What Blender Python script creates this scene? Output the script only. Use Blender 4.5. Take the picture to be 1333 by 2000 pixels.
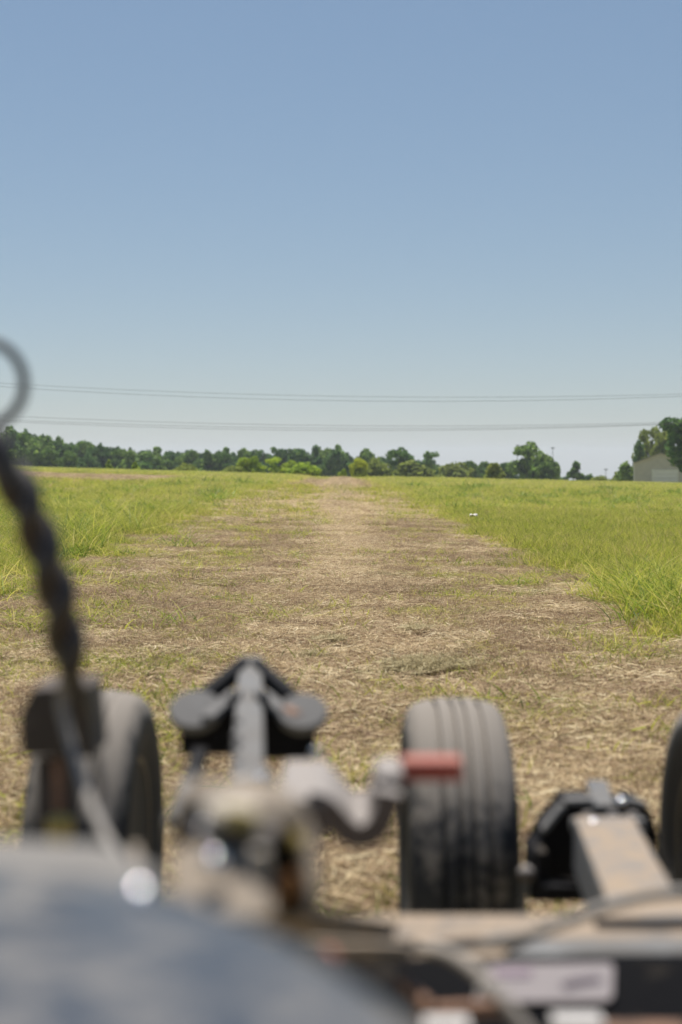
import bpy, bmesh, math, random
import numpy as np
from mathutils import Vector, Matrix, noise

sc = bpy.context.scene
R = math.radians
for o in list(bpy.data.objects):
    bpy.data.objects.remove(o)
C = sc.collection

# ------------------------------------------------------------------ camera
CAM_Z = 1.2
FPX = 2777.8                       # focal length in pixels of a 2000 px high frame
PITCH = math.atan(95 / FPX)        # the horizon stands 95 px above the middle
cam_d = bpy.data.cameras.new("camera")
cam = bpy.data.objects.new("camera", cam_d)
C.objects.link(cam)
cam.location = (0, 0, CAM_Z)
cam.rotation_euler = (R(90) - PITCH, 0, 0)
cam_d.sensor_fit = 'VERTICAL'
cam_d.sensor_height = 36
cam_d.sensor_width = 24
cam_d.lens = 50
cam_d.clip_start = 0.05
cam_d.clip_end = 6000
cam_d.dof.use_dof = True
cam_d.dof.focus_distance = 13.5
cam_d.dof.aperture_fstop = 2.0
sc.camera = cam

# ------------------------------------------------------------------ sky, sun, exposure
SUN_EL, SUN_AZ = 66.0, -12.0       # azimuth from the view direction, minus = to the left
world = bpy.data.worlds.new("World")
sc.world = world
world.use_nodes = True
wn = world.node_tree
wn.nodes.clear()
w_out = wn.nodes.new('ShaderNodeOutputWorld')
w_bg = wn.nodes.new('ShaderNodeBackground')
w_sky = wn.nodes.new('ShaderNodeTexSky')
w_sky.sky_type = 'NISHITA'
w_sky.sun_disc = False
w_sky.sun_elevation = R(SUN_EL)
w_sky.sun_rotation = R(SUN_AZ)
w_sky.altitude = 200
w_sky.air_density = 1.0
w_sky.dust_density = 0.35
w_sky.ozone_density = 1.0
w_bg.inputs['Strength'].default_value = 0.110
w_hs = wn.nodes.new('ShaderNodeHueSaturation')
w_hs.inputs['Saturation'].default_value = 1.16
wn.links.new(w_sky.outputs[0], w_hs.inputs['Color'])
w_mx = wn.nodes.new('ShaderNodeMix')          # white balance of the sky, a little less red
w_mx.data_type = 'RGBA'; w_mx.blend_type = 'MULTIPLY'
w_mx.inputs[0].default_value = 1.0
w_gm = wn.nodes.new('ShaderNodeGamma')        # hazy air: less difference between zenith and horizon
w_gm.inputs['Gamma'].default_value = 0.60
wn.links.new(w_hs.outputs[0], w_gm.inputs['Color'])
wn.links.new(w_gm.outputs[0], w_mx.inputs[6])
w_mx.inputs[7].default_value = (0.905, 0.977, 1.06, 1)
wn.links.new(w_mx.outputs[2], w_bg.inputs['Color'])
wn.links.new(w_bg.outputs[0], w_out.inputs['Surface'])

sun_d = bpy.data.lights.new("sun", 'SUN')
sun = bpy.data.objects.new("sun", sun_d)
C.objects.link(sun)
sun_d.energy = 5.0
sun_d.angle = R(0.53)
sun_d.color = (1.0, 0.95, 0.87)
sv = Vector((math.sin(R(SUN_AZ)) * math.cos(R(SUN_EL)), math.cos(R(SUN_AZ)) * math.cos(R(SUN_EL)), math.sin(R(SUN_EL))))
sun.rotation_euler = sv.to_track_quat('Z', 'Y').to_euler()
sun.location = (0, 0, 30)

sc.view_settings.view_transform = 'Standard'
sc.view_settings.look = 'None'
sc.view_settings.exposure = 0.55
sc.view_settings.gamma = 1.0
sc.view_settings.use_curve_mapping = False
sc.render.engine = 'CYCLES'
sc.cycles.use_denoising = True
sc.cycles.max_bounces = 6
sc.cycles.diffuse_bounces = 3
sc.cycles.transmission_bounces = 4
sc.cycles.volume_bounces = 0
sc.cycles.sample_clamp_indirect = 8

# ------------------------------------------------------------------ helpers
def P(px, py, d):
    """world point seen at photo pixel (px, py) at distance d ahead of the camera"""
    v = Vector(((px - 666.5) / FPX, -(py - 1000) / FPX, -1))
    v = Matrix.Rotation(R(90) - PITCH, 3, 'X') @ v
    return Vector((0, 0, CAM_Z)) + v * (d / v.y)

def sstep(a, b, v):
    t = np.clip((v - a) / (b - a), 0, 1)
    return t * t * (3 - 2 * t)

def terrain(x, y):
    x = np.asarray(x, float); y = np.asarray(y, float)
    s = sstep(6, 60, y)
    side = np.where(x < 0, -0.026 * x, -0.0215 * x)
    side = np.clip(side, -5, 3.2)
    drop = -0.025 * np.clip(y - 112, 0, 5000) * sstep(105, 135, y)
    bump = 0.03 * np.sin(x * 0.9 + 0.31 * y) * np.sin(y * 0.37 + 1.3) * s
    return side * s + drop + bump

def tz(x, y):
    return float(terrain(x, y))

def tag(o, label=None, cat=None, group=None, kind=None):
    if label: o['label'] = label
    if cat: o['category'] = cat
    if group: o['group'] = group
    if kind: o['kind'] = kind
    return o

def empty(name, loc=(0, 0, 0), rz=0.0):
    o = bpy.data.objects.new(name, None)
    o.empty_display_size = 0.1
    o.location = loc
    o.rotation_euler = (0, 0, rz)
    C.objects.link(o)
    return o

def link(name, me, mats, parent=None, smooth=False):
    if not isinstance(mats, (list, tuple)): mats = [mats]
    for m in mats: me.materials.append(m)
    if smooth:
        me.polygons.foreach_set('use_smooth', [True] * len(me.polygons))
    me.update()
    o = bpy.data.objects.new(name, me)
    C.objects.link(o)
    if parent is not None:
        o.parent = parent
        o.location = -parent.location if parent.parent is None else Vector((0, 0, 0))
    return o

class MB:
    """collects shapes in world coordinates and links them as one mesh"""
    def __init__(s): s.bm = bmesh.new()
    def hexa(s, pts):                    # 8 corner points: bottom 4 then top 4
        v = [s.bm.verts.new(p) for p in pts]
        for f in ((3, 2, 1, 0), (4, 5, 6, 7), (0, 1, 5, 4), (1, 2, 6, 5), (2, 3, 7, 6), (3, 0, 4, 7)):
            s.bm.faces.new([v[i] for i in f])
        return v
    def box(s, c, size, rot=None, bev=0.0):
        c = Vector(c); hx, hy, hz = size[0] / 2, size[1] / 2, size[2] / 2
        M = rot if rot is not None else Matrix.Identity(3)
        if not isinstance(M, Matrix): M = M.to_matrix()
        p = [c + M @ Vector(q) for q in ((-hx, -hy, -hz), (hx, -hy, -hz), (hx, hy, -hz), (-hx, hy, -hz),
                                         (-hx, -hy, hz), (hx, -hy, hz), (hx, hy, hz), (-hx, hy, hz))]
        v = s.hexa(p)
        if bev:
            es = set(e for q in v for e in q.link_edges)
            bmesh.ops.bevel(s.bm, geom=list(es), offset=bev, segments=2, profile=0.6, affect='EDGES')
        return s
    def prism(s, poly, thick, bev=0.0):  # poly: world points of the front, extruded away from the camera
        a = [s.bm.verts.new(p) for p in poly]
        b = [s.bm.verts.new(Vector(p) + Vector((0, thick, 0))) for p in poly]
        n = len(a)
        s.bm.faces.new(a); s.bm.faces.new(b[::-1])
        for i in range(n):
            s.bm.faces.new((a[i], b[i], b[(i + 1) % n], a[(i + 1) % n]))
        if bev:
            es = set(e for q in a + b for e in q.link_edges)
            bmesh.ops.bevel(s.bm, geom=list(es), offset=bev, segments=2, profile=0.6, affect='EDGES')
        return s
    def tube(s, pts, rad, n=12, smooth_n=0, cap=True):
        pts = [Vector(p) for p in pts]
        rr = list(rad) if isinstance(rad, (list, tuple)) else [rad] * len(pts)
        if smooth_n:
            pts, rr = spline(pts, rr, smooth_n)
        prev = None; rings = []
        for i, p in enumerate(pts):
            t = (pts[min(i + 1, len(pts) - 1)] - pts[max(i - 1, 0)]).normalized()
            if prev is None:
                u = t.cross(Vector((0, 0, 1)))
                if u.length < 1e-3: u = t.cross(Vector((1, 0, 0)))
            else:
                u = prev - t * prev.dot(t)
            u.normalize(); prev = u; w = t.cross(u)
            rings.append([s.bm.verts.new(p + (u * math.cos(2 * math.pi * k / n) + w * math.sin(2 * math.pi * k / n)) * rr[i]) for k in range(n)])
        for a, b in zip(rings, rings[1:]):
            for k in range(n):
                s.bm.faces.new((a[k], a[(k + 1) % n], b[(k + 1) % n], b[k]))
        if cap:
            s.bm.faces.new(rings[0][::-1]); s.bm.faces.new(rings[-1])
        return s
    def lathe(s, c, axis, prof, n=24):   # prof: (radius, along axis) pairs
        c = Vector(c); axis = Vector(axis).normalized()
        u = axis.cross(Vector((0, 0, 1)))
        if u.length < 1e-3: u = Vector((1, 0, 0))
        u.normalize(); w = axis.cross(u)
        rings = []
        for r, h in prof:
            rings.append([s.bm.verts.new(c + axis * h + (u * math.cos(2 * math.pi * k / n) + w * math.sin(2 * math.pi * k / n)) * max(r, 1e-4)) for k in range(n)])
        for a, b in zip(rings, rings[1:]):
            for k in range(n):
                s.bm.faces.new((a[k], a[(k + 1) % n], b[(k + 1) % n], b[k]))
        s.bm.faces.new(rings[0][::-1]); s.bm.faces.new(rings[-1])
        return s
    def build(s, name, mat, parent=None, smooth=False, autosmooth=False):
        bmesh.ops.recalc_face_normals(s.bm, faces=s.bm.faces[:])
        me = bpy.data.meshes.new(name)
        s.bm.to_mesh(me); s.bm.free()
        if autosmooth:
            for p in me.polygons: p.use_smooth = True
            me.set_sharp_from_angle(angle=R(35))
        return link(name, me, mat, parent, smooth)

def spline(pts, rr, k):
    out, ro = [], []
    n = len(pts)
    for i in range(n - 1):
        p0, p1, p2, p3 = pts[max(i - 1, 0)], pts[i], pts[i + 1], pts[min(i + 2, n - 1)]
        for j in range(k):
            t = j / k
            out.append(0.5 * ((2 * p1) + (p2 - p0) * t + (2 * p0 - 5 * p1 + 4 * p2 - p3) * t * t + (3 * p1 - p0 - 3 * p2 + p3) * t ** 3))
            ro.append(rr[i] * (1 - t) + rr[i + 1] * t)
    out.append(pts[-1]); ro.append(rr[-1])
    return out, ro

# ------------------------------------------------------------------ materials
def nodes(name):
    m = bpy.data.materials.new(name)
    m.use_nodes = True
    nt = m.node_tree
    nt.nodes.clear()
    out = nt.nodes.new('ShaderNodeOutputMaterial')
    return m, nt, out

def ramp(nt, fac, stops):
    r = nt.nodes.new('ShaderNodeValToRGB')
    el = r.color_ramp.elements
    while len(el) < len(stops): el.new(0.5)
    for e, (p, c) in zip(el, stops):
        e.position = p
        e.color = (*c, 1) if len(c) == 3 else c
    nt.links.new(fac, r.inputs[0])
    return r

def noise_tex(nt, scale, detail=5, rough=0.6, coord=None, dist=0.0):
    t = nt.nodes.new('ShaderNodeTexNoise')
    t.inputs['Scale'].default_value = scale
    t.inputs['Detail'].default_value = detail
    t.inputs['Roughness'].default_value = rough
    t.inputs['Distortion'].default_value = dist
    if coord is not None: nt.links.new(coord, t.inputs['Vector'])
    return t

def dusty(name, base, dust, rough=0.5, metal=0.0, scale=18, cover=0.5, up=0.5, bump=0.25, rust=None, dust_rough=0.9):
    """painted or bare metal with dust lying on it: more where the surface faces up"""
    m, nt, out = nodes(name)
    tc = nt.nodes.new('ShaderNodeTexCoord')
    geo = nt.nodes.new('ShaderNodeNewGeometry')
    sep = nt.nodes.new('ShaderNodeSeparateXYZ')
    nt.links.new(geo.outputs['Normal'], sep.inputs[0])
    n1 = noise_tex(nt, scale, 8, 0.62, tc.outputs['Object'], 0.4)
    n2 = noise_tex(nt, scale * 5, 6, 0.6, tc.outputs['Object'])
    ma = nt.nodes.new('ShaderNodeMath'); ma.operation = 'MULTIPLY_ADD'
    nt.links.new(sep.outputs['Z'], ma.inputs[0]); ma.inputs[1].default_value = up * 0.5
    nt.links.new(n1.outputs[0], ma.inputs[2])
    mb = nt.nodes.new('ShaderNodeMath'); mb.operation = 'MULTIPLY_ADD'
    nt.links.new(n2.outputs[0], mb.inputs[0]); mb.inputs[1].default_value = 0.35
    nt.links.new(ma.outputs[0], mb.inputs[2])
    th = 1.05 - cover * 0.75
    rp = ramp(nt, mb.outputs[0], [(max(th - 0.16, 0), (0, 0, 0)), (min(th + 0.16, 1), (1, 1, 1))])
    mix = nt.nodes.new('ShaderNodeMix'); mix.data_type = 'RGBA'
    nt.links.new(rp.outputs[0], mix.inputs[0])
    if rust:
        n3 = noise_tex(nt, scale * 0.8, 4, 0.6, tc.outputs['Object'], 0.8)
        rr = ramp(nt, n3.outputs[0], [(0.42, base), (0.58, rust)])
        nt.links.new(rr.outputs[0], mix.inputs[6])
    else:
        mix.inputs[6].default_value = (*base, 1)
    mix.inputs[7].default_value = (*dust, 1)
    b = nt.nodes.new('ShaderNodeBsdfPrincipled')
    nt.links.new(mix.outputs[2], b.inputs['Base Color'])
    rm = nt.nodes.new('ShaderNodeMapRange')
    nt.links.new(rp.outputs[0], rm.inputs[0])
    rm.inputs[3].default_value = rough; rm.inputs[4].default_value = dust_rough
    nt.links.new(rm.outputs[0], b.inputs['Roughness'])
    if metal:
        mm = nt.nodes.new('ShaderNodeMapRange')
        nt.links.new(rp.outputs[0], mm.inputs[0])
        mm.inputs[3].default_value = metal; mm.inputs[4].default_value = metal * 0.2
        nt.links.new(mm.outputs[0], b.inputs['Metallic'])
    bp = nt.nodes.new('ShaderNodeBump')
    bp.inputs['Strength'].default_value = bump
    bp.inputs['Distance'].default_value = 0.002
    nt.links.new(n2.outputs[0], bp.inputs['Height'])
    nt.links.new(bp.outputs[0], b.inputs['Normal'])
    nt.links.new(b.outputs[0], out.inputs[0])
    return m

def leafy(name, stops, trans=0.35, rough=0.6, rnd=0.25, spec=0.25):
    """grass or leaves: colour runs along a per-face tint plus a per-instance shift"""
    m, nt, out = nodes(name)
    at = nt.nodes.new('ShaderNodeAttribute'); at.attribute_name = 'tint'
    oi = nt.nodes.new('ShaderNodeObjectInfo')
    a = nt.nodes.new('ShaderNodeMath'); a.operation = 'MULTIPLY_ADD'
    nt.links.new(oi.outputs['Random'], a.inputs[0]); a.inputs[1].default_value = rnd
    nt.links.new(at.outputs['Fac'], a.inputs[2])
    s = nt.nodes.new('ShaderNodeMath'); s.operation = 'SUBTRACT'
    nt.links.new(a.outputs[0], s.inputs[0]); s.inputs[1].default_value = rnd / 2
    rp = ramp(nt, s.outputs[0], stops)
    b = nt.nodes.new('ShaderNodeBsdfPrincipled')
    b.inputs['Roughness'].default_value = rough
    b.inputs['Specular IOR Level'].default_value = spec
    nt.links.new(rp.outputs[0], b.inputs['Base Color'])
    t = nt.nodes.new('ShaderNodeBsdfTranslucent')
    nt.links.new(rp.outputs[0], t.inputs['Color'])
    mx = nt.nodes.new('ShaderNodeMixShader'); mx.inputs[0].default_value = trans
    nt.links.new(b.outputs[0], mx.inputs[1]); nt.links.new(t.outputs[0], mx.inputs[2])
    nt.links.new(mx.outputs[0], out.inputs[0])
    return m

def plain(name, col, rough=0.5, metal=0.0, var=0.15, scale=30):
    m, nt, out = nodes(name)
    tc = nt.nodes.new('ShaderNodeTexCoord')
    n = noise_tex(nt, scale, 5, 0.6, tc.outputs['Object'])
    lo = tuple(c * (1 - var) for c in col); hi = tuple(min(c * (1 + var), 1) for c in col)
    rp = ramp(nt, n.outputs[0], [(0.35, lo), (0.65, hi)])
    b = nt.nodes.new('ShaderNodeBsdfPrincipled')
    nt.links.new(rp.outputs[0], b.inputs['Base Color'])
    b.inputs['Roughness'].default_value = rough
    b.inputs['Metallic'].default_value = metal
    nt.links.new(b.outputs[0], out.inputs[0])
    return m

DUST = (0.36, 0.285, 0.21)
GREYDUST = (0.36, 0.34, 0.32)
M = {
    'hood': dusty('hood_paint', (0.030, 0.040, 0.058), (0.15, 0.137, 0.124), rough=0.30, metal=0.3, scale=24, cover=0.24, up=0.3, bump=0.15, dust_rough=0.55),
    'rim_band': dusty('rim_band_paint', (0.11, 0.11, 0.11), (0.16, 0.15, 0.14), rough=0.4, metal=0.2, scale=9, cover=0.6, up=0.4),
    'black': dusty('black_paint', (0.006, 0.006, 0.008), (0.06, 0.05, 0.04), rough=0.75, scale=14, cover=0.05, up=0.3),
    'blackdust': dusty('black_paint_dusty', (0.03, 0.03, 0.034), DUST, rough=0.5, scale=12, cover=0.62, up=0.9),
    'greybar': dusty('grey_bar_paint', (0.075, 0.08, 0.088), (0.125, 0.118, 0.112), rough=0.38, metal=0.3, scale=14, cover=0.42, up=0.3),
    'pad': dusty('pad_paint', (0.075, 0.08, 0.09), (0.135, 0.13, 0.127), rough=0.5, scale=12, cover=0.5, up=0.4),
    'gear': dusty('gearbox_dust', (0.035, 0.028, 0.022), (0.25, 0.205, 0.16), rough=0.55, scale=26, cover=0.34, up=0.9, bump=0.6, rust=(0.16, 0.10, 0.05)),
    'gear_front': dusty('gearbox_front_dust', (0.05, 0.04, 0.032), (0.24, 0.195, 0.15), rough=0.6, scale=30, cover=0.36, up=0.5, bump=0.6),
    'gear_pale': dusty('gearbox_pale', (0.16, 0.14, 0.11), (0.40, 0.35, 0.29), rough=0.55, scale=22, cover=0.6, up=0.8, bump=0.6),
    'silver': dusty('bare_casting', (0.06, 0.045, 0.04), (0.25, 0.225, 0.21), rough=0.6, scale=24, cover=0.18, up=1.2),  # dark base puts shade on front faces, real dust pales the tops
    'beam': dusty('frame_paint', (0.05, 0.048, 0.05), (0.26, 0.20, 0.145), rough=0.5, scale=22, cover=0.22, up=0.6),
    'tan': dusty('tan_dust', (0.10, 0.105, 0.115), (0.27, 0.205, 0.145), rough=0.5, scale=20, cover=0.18, up=0.55),
    'hose': dusty('hose_rubber', (0.05, 0.047, 0.045), (0.24, 0.215, 0.19), rough=0.55, scale=20, cover=0.62, up=0.8),
    'greyhose': dusty('grey_hose_rubber', (0.13, 0.125, 0.118), (0.25, 0.23, 0.21), rough=0.55, scale=20, cover=0.7, up=0.5),
    'twist': dusty('rusty_hose', (0.014, 0.013, 0.014), (0.06, 0.055, 0.055), rough=0.32, metal=0.1, scale=14, cover=0.3, up=0.3, rust=(0.028, 0.018, 0.014)),
    'ring': plain('ring_steel', (0.03, 0.035, 0.04), 0.6),
    'tyre': dusty('tyre_rubber', (0.010, 0.011, 0.014), (0.20, 0.175, 0.15), rough=0.75, scale=12, cover=0.13, up=1.3),  # dust thins low on the tread, base darkened for its shaded lower half
    'rimsteel': plain('wheel_rim_steel', (0.03, 0.028, 0.027), 0.5, 0.2),
    'brown': dusty('brown_box', (0.028, 0.02, 0.017), (0.10, 0.08, 0.07), rough=0.6, scale=15, cover=0.4, up=0.5),
    'red': dusty('red_grip', (0.33, 0.05, 0.035), (0.36, 0.15, 0.11), rough=0.5, scale=14, cover=0.3, up=0.4),
    'yellow': plain('yellow_paint', (0.30, 0.23, 0.06), 0.6),
    'orange': plain('orange_plastic', (0.24, 0.105, 0.03), 0.5),
    'rust': plain('rusty_steel', (0.17, 0.09, 0.055), 0.8, 0.0, 0.35, 20),
    'label': plain('label_vinyl', (0.42, 0.37, 0.37), 0.5, 0.0, 0.06, 6),
    'ink': plain('label_ink', (0.14, 0.11, 0.13), 0.6),
    'ink_pink': plain('label_print', (0.40, 0.30, 0.36), 0.6),
    'white': plain('white_plastic', (0.42, 0.40, 0.39), 0.6),
    'bolt': plain('zinc_bolt', (0.72, 0.72, 0.74), 0.16, 1.0, 0.05),
    'wire': plain('wire_metal', (0.10, 0.10, 0.11), 0.6),
    'wall': plain('shed_cladding', (0.46, 0.43, 0.42), 0.8, 0.0, 0.06, 2),
    'roof': plain('shed_roof', (0.26, 0.24, 0.23), 0.7, 0.0, 0.08, 2),
    'door': plain('garage_door_paint', (0.64, 0.62, 0.66), 0.6, 0.0, 0.04, 2),
    'trim': plain('shed_trim', (0.65, 0.64, 0.64), 0.6, 0.0, 0.04, 2),
    'bark': plain('bark', (0.10, 0.075, 0.055), 0.9, 0.0, 0.3, 3),
}

for k_ in ('black', 'blackdust'):
    for n_ in M[k_].node_tree.nodes:
        if n_.type == 'BSDF_PRINCIPLED': n_.inputs['Specular IOR Level'].default_value = 0.12

# ------------------------------------------------------------------ haze
hz, hnt, hout = nodes('haze_air')
pv = hnt.nodes.new('ShaderNodeVolumePrincipled')
pv.inputs['Color'].default_value = (0.86, 0.92, 1.0, 1)
pv.inputs['Density'].default_value = 0.0003
pv.inputs['Anisotropy'].default_value = 0.2
hnt.links.new(pv.outputs[0], hout.inputs['Volume'])
mb = MB(); mb.box((0, 1600, -20), (5200, 4200, 120))
hzo = mb.build('haze', hz)
tag(hzo, kind='stuff')

# ------------------------------------------------------------------ zones of the field
def fbm(x, y, s, seed=0.0):
    return np.array([noise.fractal(Vector((a * s + seed, b * s + seed * 1.7, seed)), 0.8, 2.0, 3) for a, b in zip(np.ravel(x), np.ravel(y))]).reshape(np.shape(x))

def green_of(x, y):
    """0 = mown dry strip, 1 = standing green grass"""
    x = np.asarray(x, float); y = np.asarray(y, float)
    w = 0.5 * fbm(x, y, 0.35, 3.1) + 0.55 * fbm(x, y, 1.3, 9.2)
    w = w * (1 - 0.65 * sstep(14, 40, y))
    right = sstep(2.1, 2.8, x + w)
    edge = -2.75 - 0.9 * sstep(25, 50, y)
    left = sstep(2.5 + 0.45 * sstep(20, 40, y), 4.1 - 0.4 * sstep(18, 40, y), -x + w * 1.3)
    left = left * (0.25 + 0.75 * sstep(9.5, 13, y))
    g = np.maximum(right * (0.45 + 0.55 * sstep(7.5, 10.5, y)), left)
    # patches of regrowth inside the mown strip, fewer along the straw row in the middle
    n_ = fbm(x, y * 0.35, 0.9, 41.0) + 0.6 * fbm(x, y * 0.45, 3.0, 17.0)
    pat = np.clip(n_ * 1.0 + 0.06 + 0.16 * sstep(0.8, 2.4, -x) + 0.24 * (1 - sstep(5.5, 9, y)) - 0.25 * np.exp(-(x / 0.5) ** 2), 0, 0.5)
    pat = pat * (1 - 0.82 * sstep(12, 38, y)) + 0.05 * sstep(12, 35, y) * np.exp(-((x - 0.85) / 0.3) ** 2)
    g = np.maximum(g, pat)
    # second mown strip across the left of the field
    s = sstep(58, 66, y + 2 * w) * (1 - sstep(96, 104, y)) * sstep(7.5, 11, -x - (y - 60) * 0.02)
    return np.clip(g * (1 - 0.93 * s), 0, 1)

# ------------------------------------------------------------------ ground
def axis_pts(stops):
    out = [stops[0][0]]
    for a, b, st in stops:
        n = max(1, int(round((b - a) / st)))
        out += [a + (b - a) * (i + 1) / n for i in range(n)]
    return np.array(out)
ys = axis_pts([(-300, -10, 60), (-10, 4, 1.0), (4, 20, 0.2), (20, 60, 0.6), (60, 140, 1.6), (140, 400, 13), (400, 3500, 300)])
xs = axis_pts([(-2500, -200, 230), (-200, -40, 10), (-40, -8, 0.8), (-8, 8, 0.2), (8, 40, 0.8), (40, 200, 10), (200, 2500, 230)])
X, Y = np.meshgrid(xs, ys)
near = (np.abs(X) < 45) & (Y > 3) & (Y < 145)
G = np.where(X > 0, 1.0, 1.0) * np.ones_like(X)
G[near] = green_of(X[near], Y[near])
G[Y <= 3] = 0.2
Z = terrain(X, Y)
lump = np.zeros_like(X)
nb = (np.abs(X) < 9) & (Y > 3) & (Y < 40)
lump[nb] = 0.035 * fbm(X[nb], Y[nb], 1.1, 5.5)
Z = Z + lump
def lumpz(x, y): return 0.035 * fbm(x, y, 1.1, 5.5) * ((np.abs(x) < 9) & (y < 40))
ny, nx = X.shape
verts = np.stack([X, Y, Z], -1).reshape(-1, 3)
idx = np.arange(ny * nx).reshape(ny, nx)
faces = np.stack([idx[:-1, :-1], idx[:-1, 1:], idx[1:, 1:], idx[1:, :-1]], -1).reshape(-1, 4)
me = bpy.data.meshes.new('ground')
me.from_pydata(verts.tolist(), [], faces.tolist())
at = me.attributes.new('greenness', 'FLOAT', 'POINT')
at.data.foreach_set('value', G.ravel().astype(np.float32))

m, nt, out = nodes('field_soil')
tc = nt.nodes.new('ShaderNodeTexCoord')
ga = nt.nodes.new('ShaderNodeAttribute'); ga.attribute_name = 'greenness'
n1 = noise_tex(nt, 2.2, 8, 0.7, tc.outputs['Object'])
n2 = noise_tex(nt, 55, 6, 0.75, tc.outputs['Object'])
n3 = noise_tex(nt, 0.5, 4, 0.6, tc.outputs['Object'])
n5 = noise_tex(nt, 0.09, 5, 0.65, tc.outputs['Object'])
mm = nt.nodes.new('ShaderNodeMath'); mm.operation = 'MULTIPLY_ADD'
nt.links.new(n2.outputs[0], mm.inputs[0]); mm.inputs[1].default_value = 0.7
ms = nt.nodes.new('ShaderNodeMath'); ms.operation = 'MULTIPLY'; ms.inputs[1].default_value = 0.4
nt.links.new(n1.outputs[0], ms.inputs[0]); nt.links.new(ms.outputs[0], mm.inputs[2])
dry = ramp(nt, mm.outputs[0], [(0.33, (0.07, 0.05, 0.032)), (0.48, (0.25, 0.19, 0.125)), (0.6, (0.42, 0.33, 0.215)), (0.75, (0.50, 0.41, 0.26))])
mf = nt.nodes.new('ShaderNodeMath'); mf.operation = 'MULTIPLY_ADD'
nt.links.new(n5.outputs[0], mf.inputs[0]); mf.inputs[1].default_value = 0.6
mg = nt.nodes.new('ShaderNodeMath'); mg.operation = 'MULTIPLY'; mg.inputs[1].default_value = 0.4
nt.links.new(n3.outputs[0], mg.inputs[0]); nt.links.new(mg.outputs[0], mf.inputs[2])
grn = ramp(nt, mf.outputs[0], [(0.32, (0.17, 0.19, 0.035)), (0.5, (0.26, 0.255, 0.06)), (0.68, (0.33, 0.27, 0.10))])
mix = nt.nodes.new('ShaderNodeMix'); mix.data_type = 'RGBA'
nt.links.new(ga.outputs['Fac'], mix.inputs[0]); nt.links.new(dry.outputs[0], mix.inputs[6]); nt.links.new(grn.outputs[0], mix.inputs[7])
b = nt.nodes.new('ShaderNodeBsdfPrincipled'); b.inputs['Roughness'].default_value = 0.95; b.inputs['Specular IOR Level'].default_value = 0.1
nt.links.new(mix.outputs[2], b.inputs['Base Color'])
bp = nt.nodes.new('ShaderNodeBump'); bp.inputs['Strength'].default_value = 0.8; bp.inputs['Distance'].default_value = 0.02
nt.links.new(n2.outputs[0], bp.inputs['Height']); nt.links.new(bp.outputs[0], b.inputs['Normal'])
nt.links.new(b.outputs[0], out.inputs[0])
ground = link('ground', me, m, None, True)
tag(ground, kind='structure')

# ------------------------------------------------------------------ grass
rng = np.random.default_rng(7)
hidden = bpy.data.collections.new('clumps')     # sources of the instances, not linked to the scene

def blades(name, n, patch, hmin, hmax, wid, lean, tint, mat, segs=3, flat=0.0, seed=0):
    """a patch of blades: each a tapering bent strip; flat = share lying on the ground"""
    r = np.random.default_rng(seed)
    V, F, T = [], [], []
    for i in range(n):
        a = r.uniform(0, 2 * math.pi); q = patch * math.sqrt(r.uniform())
        x, y = q * math.cos(a), q * math.sin(a)
        h = r.uniform(hmin, hmax); w = wid * r.uniform(0.6, 1.3)
        d = r.uniform(0, 2 * math.pi); dx, dy = math.cos(d), math.sin(d)
        f = r.uniform(0, 2 * math.pi); fx, fy = math.cos(f), math.sin(f)
        ti = float(np.clip(r.normal(*tint), 0, 1))
        k0 = len(V)
        if r.uniform() < flat:
            z0 = r.uniform(0.002, 0.03); tilt = r.uniform(-0.25, 0.25); bend = r.uniform(-0.5, 0.5)
            for j in range(segs + 1):
                t = j / segs
                dd = d + bend * t
                cx, cy = x + h * t * math.cos(dd), y + h * t * math.sin(dd)
                cz = z0 + abs(tilt) * h * (t if tilt > 0 else 1 - t)
                ww = w * 0.5 * (1.0 if j < segs else 0.4)
                V.append((cx - dy * ww, cy + dx * ww, cz)); V.append((cx + dy * ww, cy - dx * ww, cz + ww * 0.8))
        else:
            le = lean * r.uniform(0.3, 1.3)
            for j in range(segs + 1):
                t = j / segs
                off = le * h * t ** 1.8
                cx, cy, cz = x + dx * off, y + dy * off, h * t * (1 - 0.25 * min(le, 1.6) * t)
                ww = w * 0.5 * (1 - t) ** 0.7 if j < segs else w * 0.06
                V.append((cx - fx * ww, cy - fy * ww, cz)); V.append((cx + fx * ww, cy + fy * ww, cz))
        for j in range(segs):
            F.append((k0 + 2 * j, k0 + 2 * j + 1, k0 + 2 * j + 3, k0 + 2 * j + 2))
            T += [ti] * 4
    me = bpy.data.meshes.new(name)
    me.from_pydata(V, [], F)
    at = me.attributes.new('tint', 'FLOAT', 'CORNER')
    at.data.foreach_set('value', np.array(T, np.float32))
    me.materials.append(mat)
    o = bpy.data.objects.new(name, me)
    hidden.objects.link(o)
    return o

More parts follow.
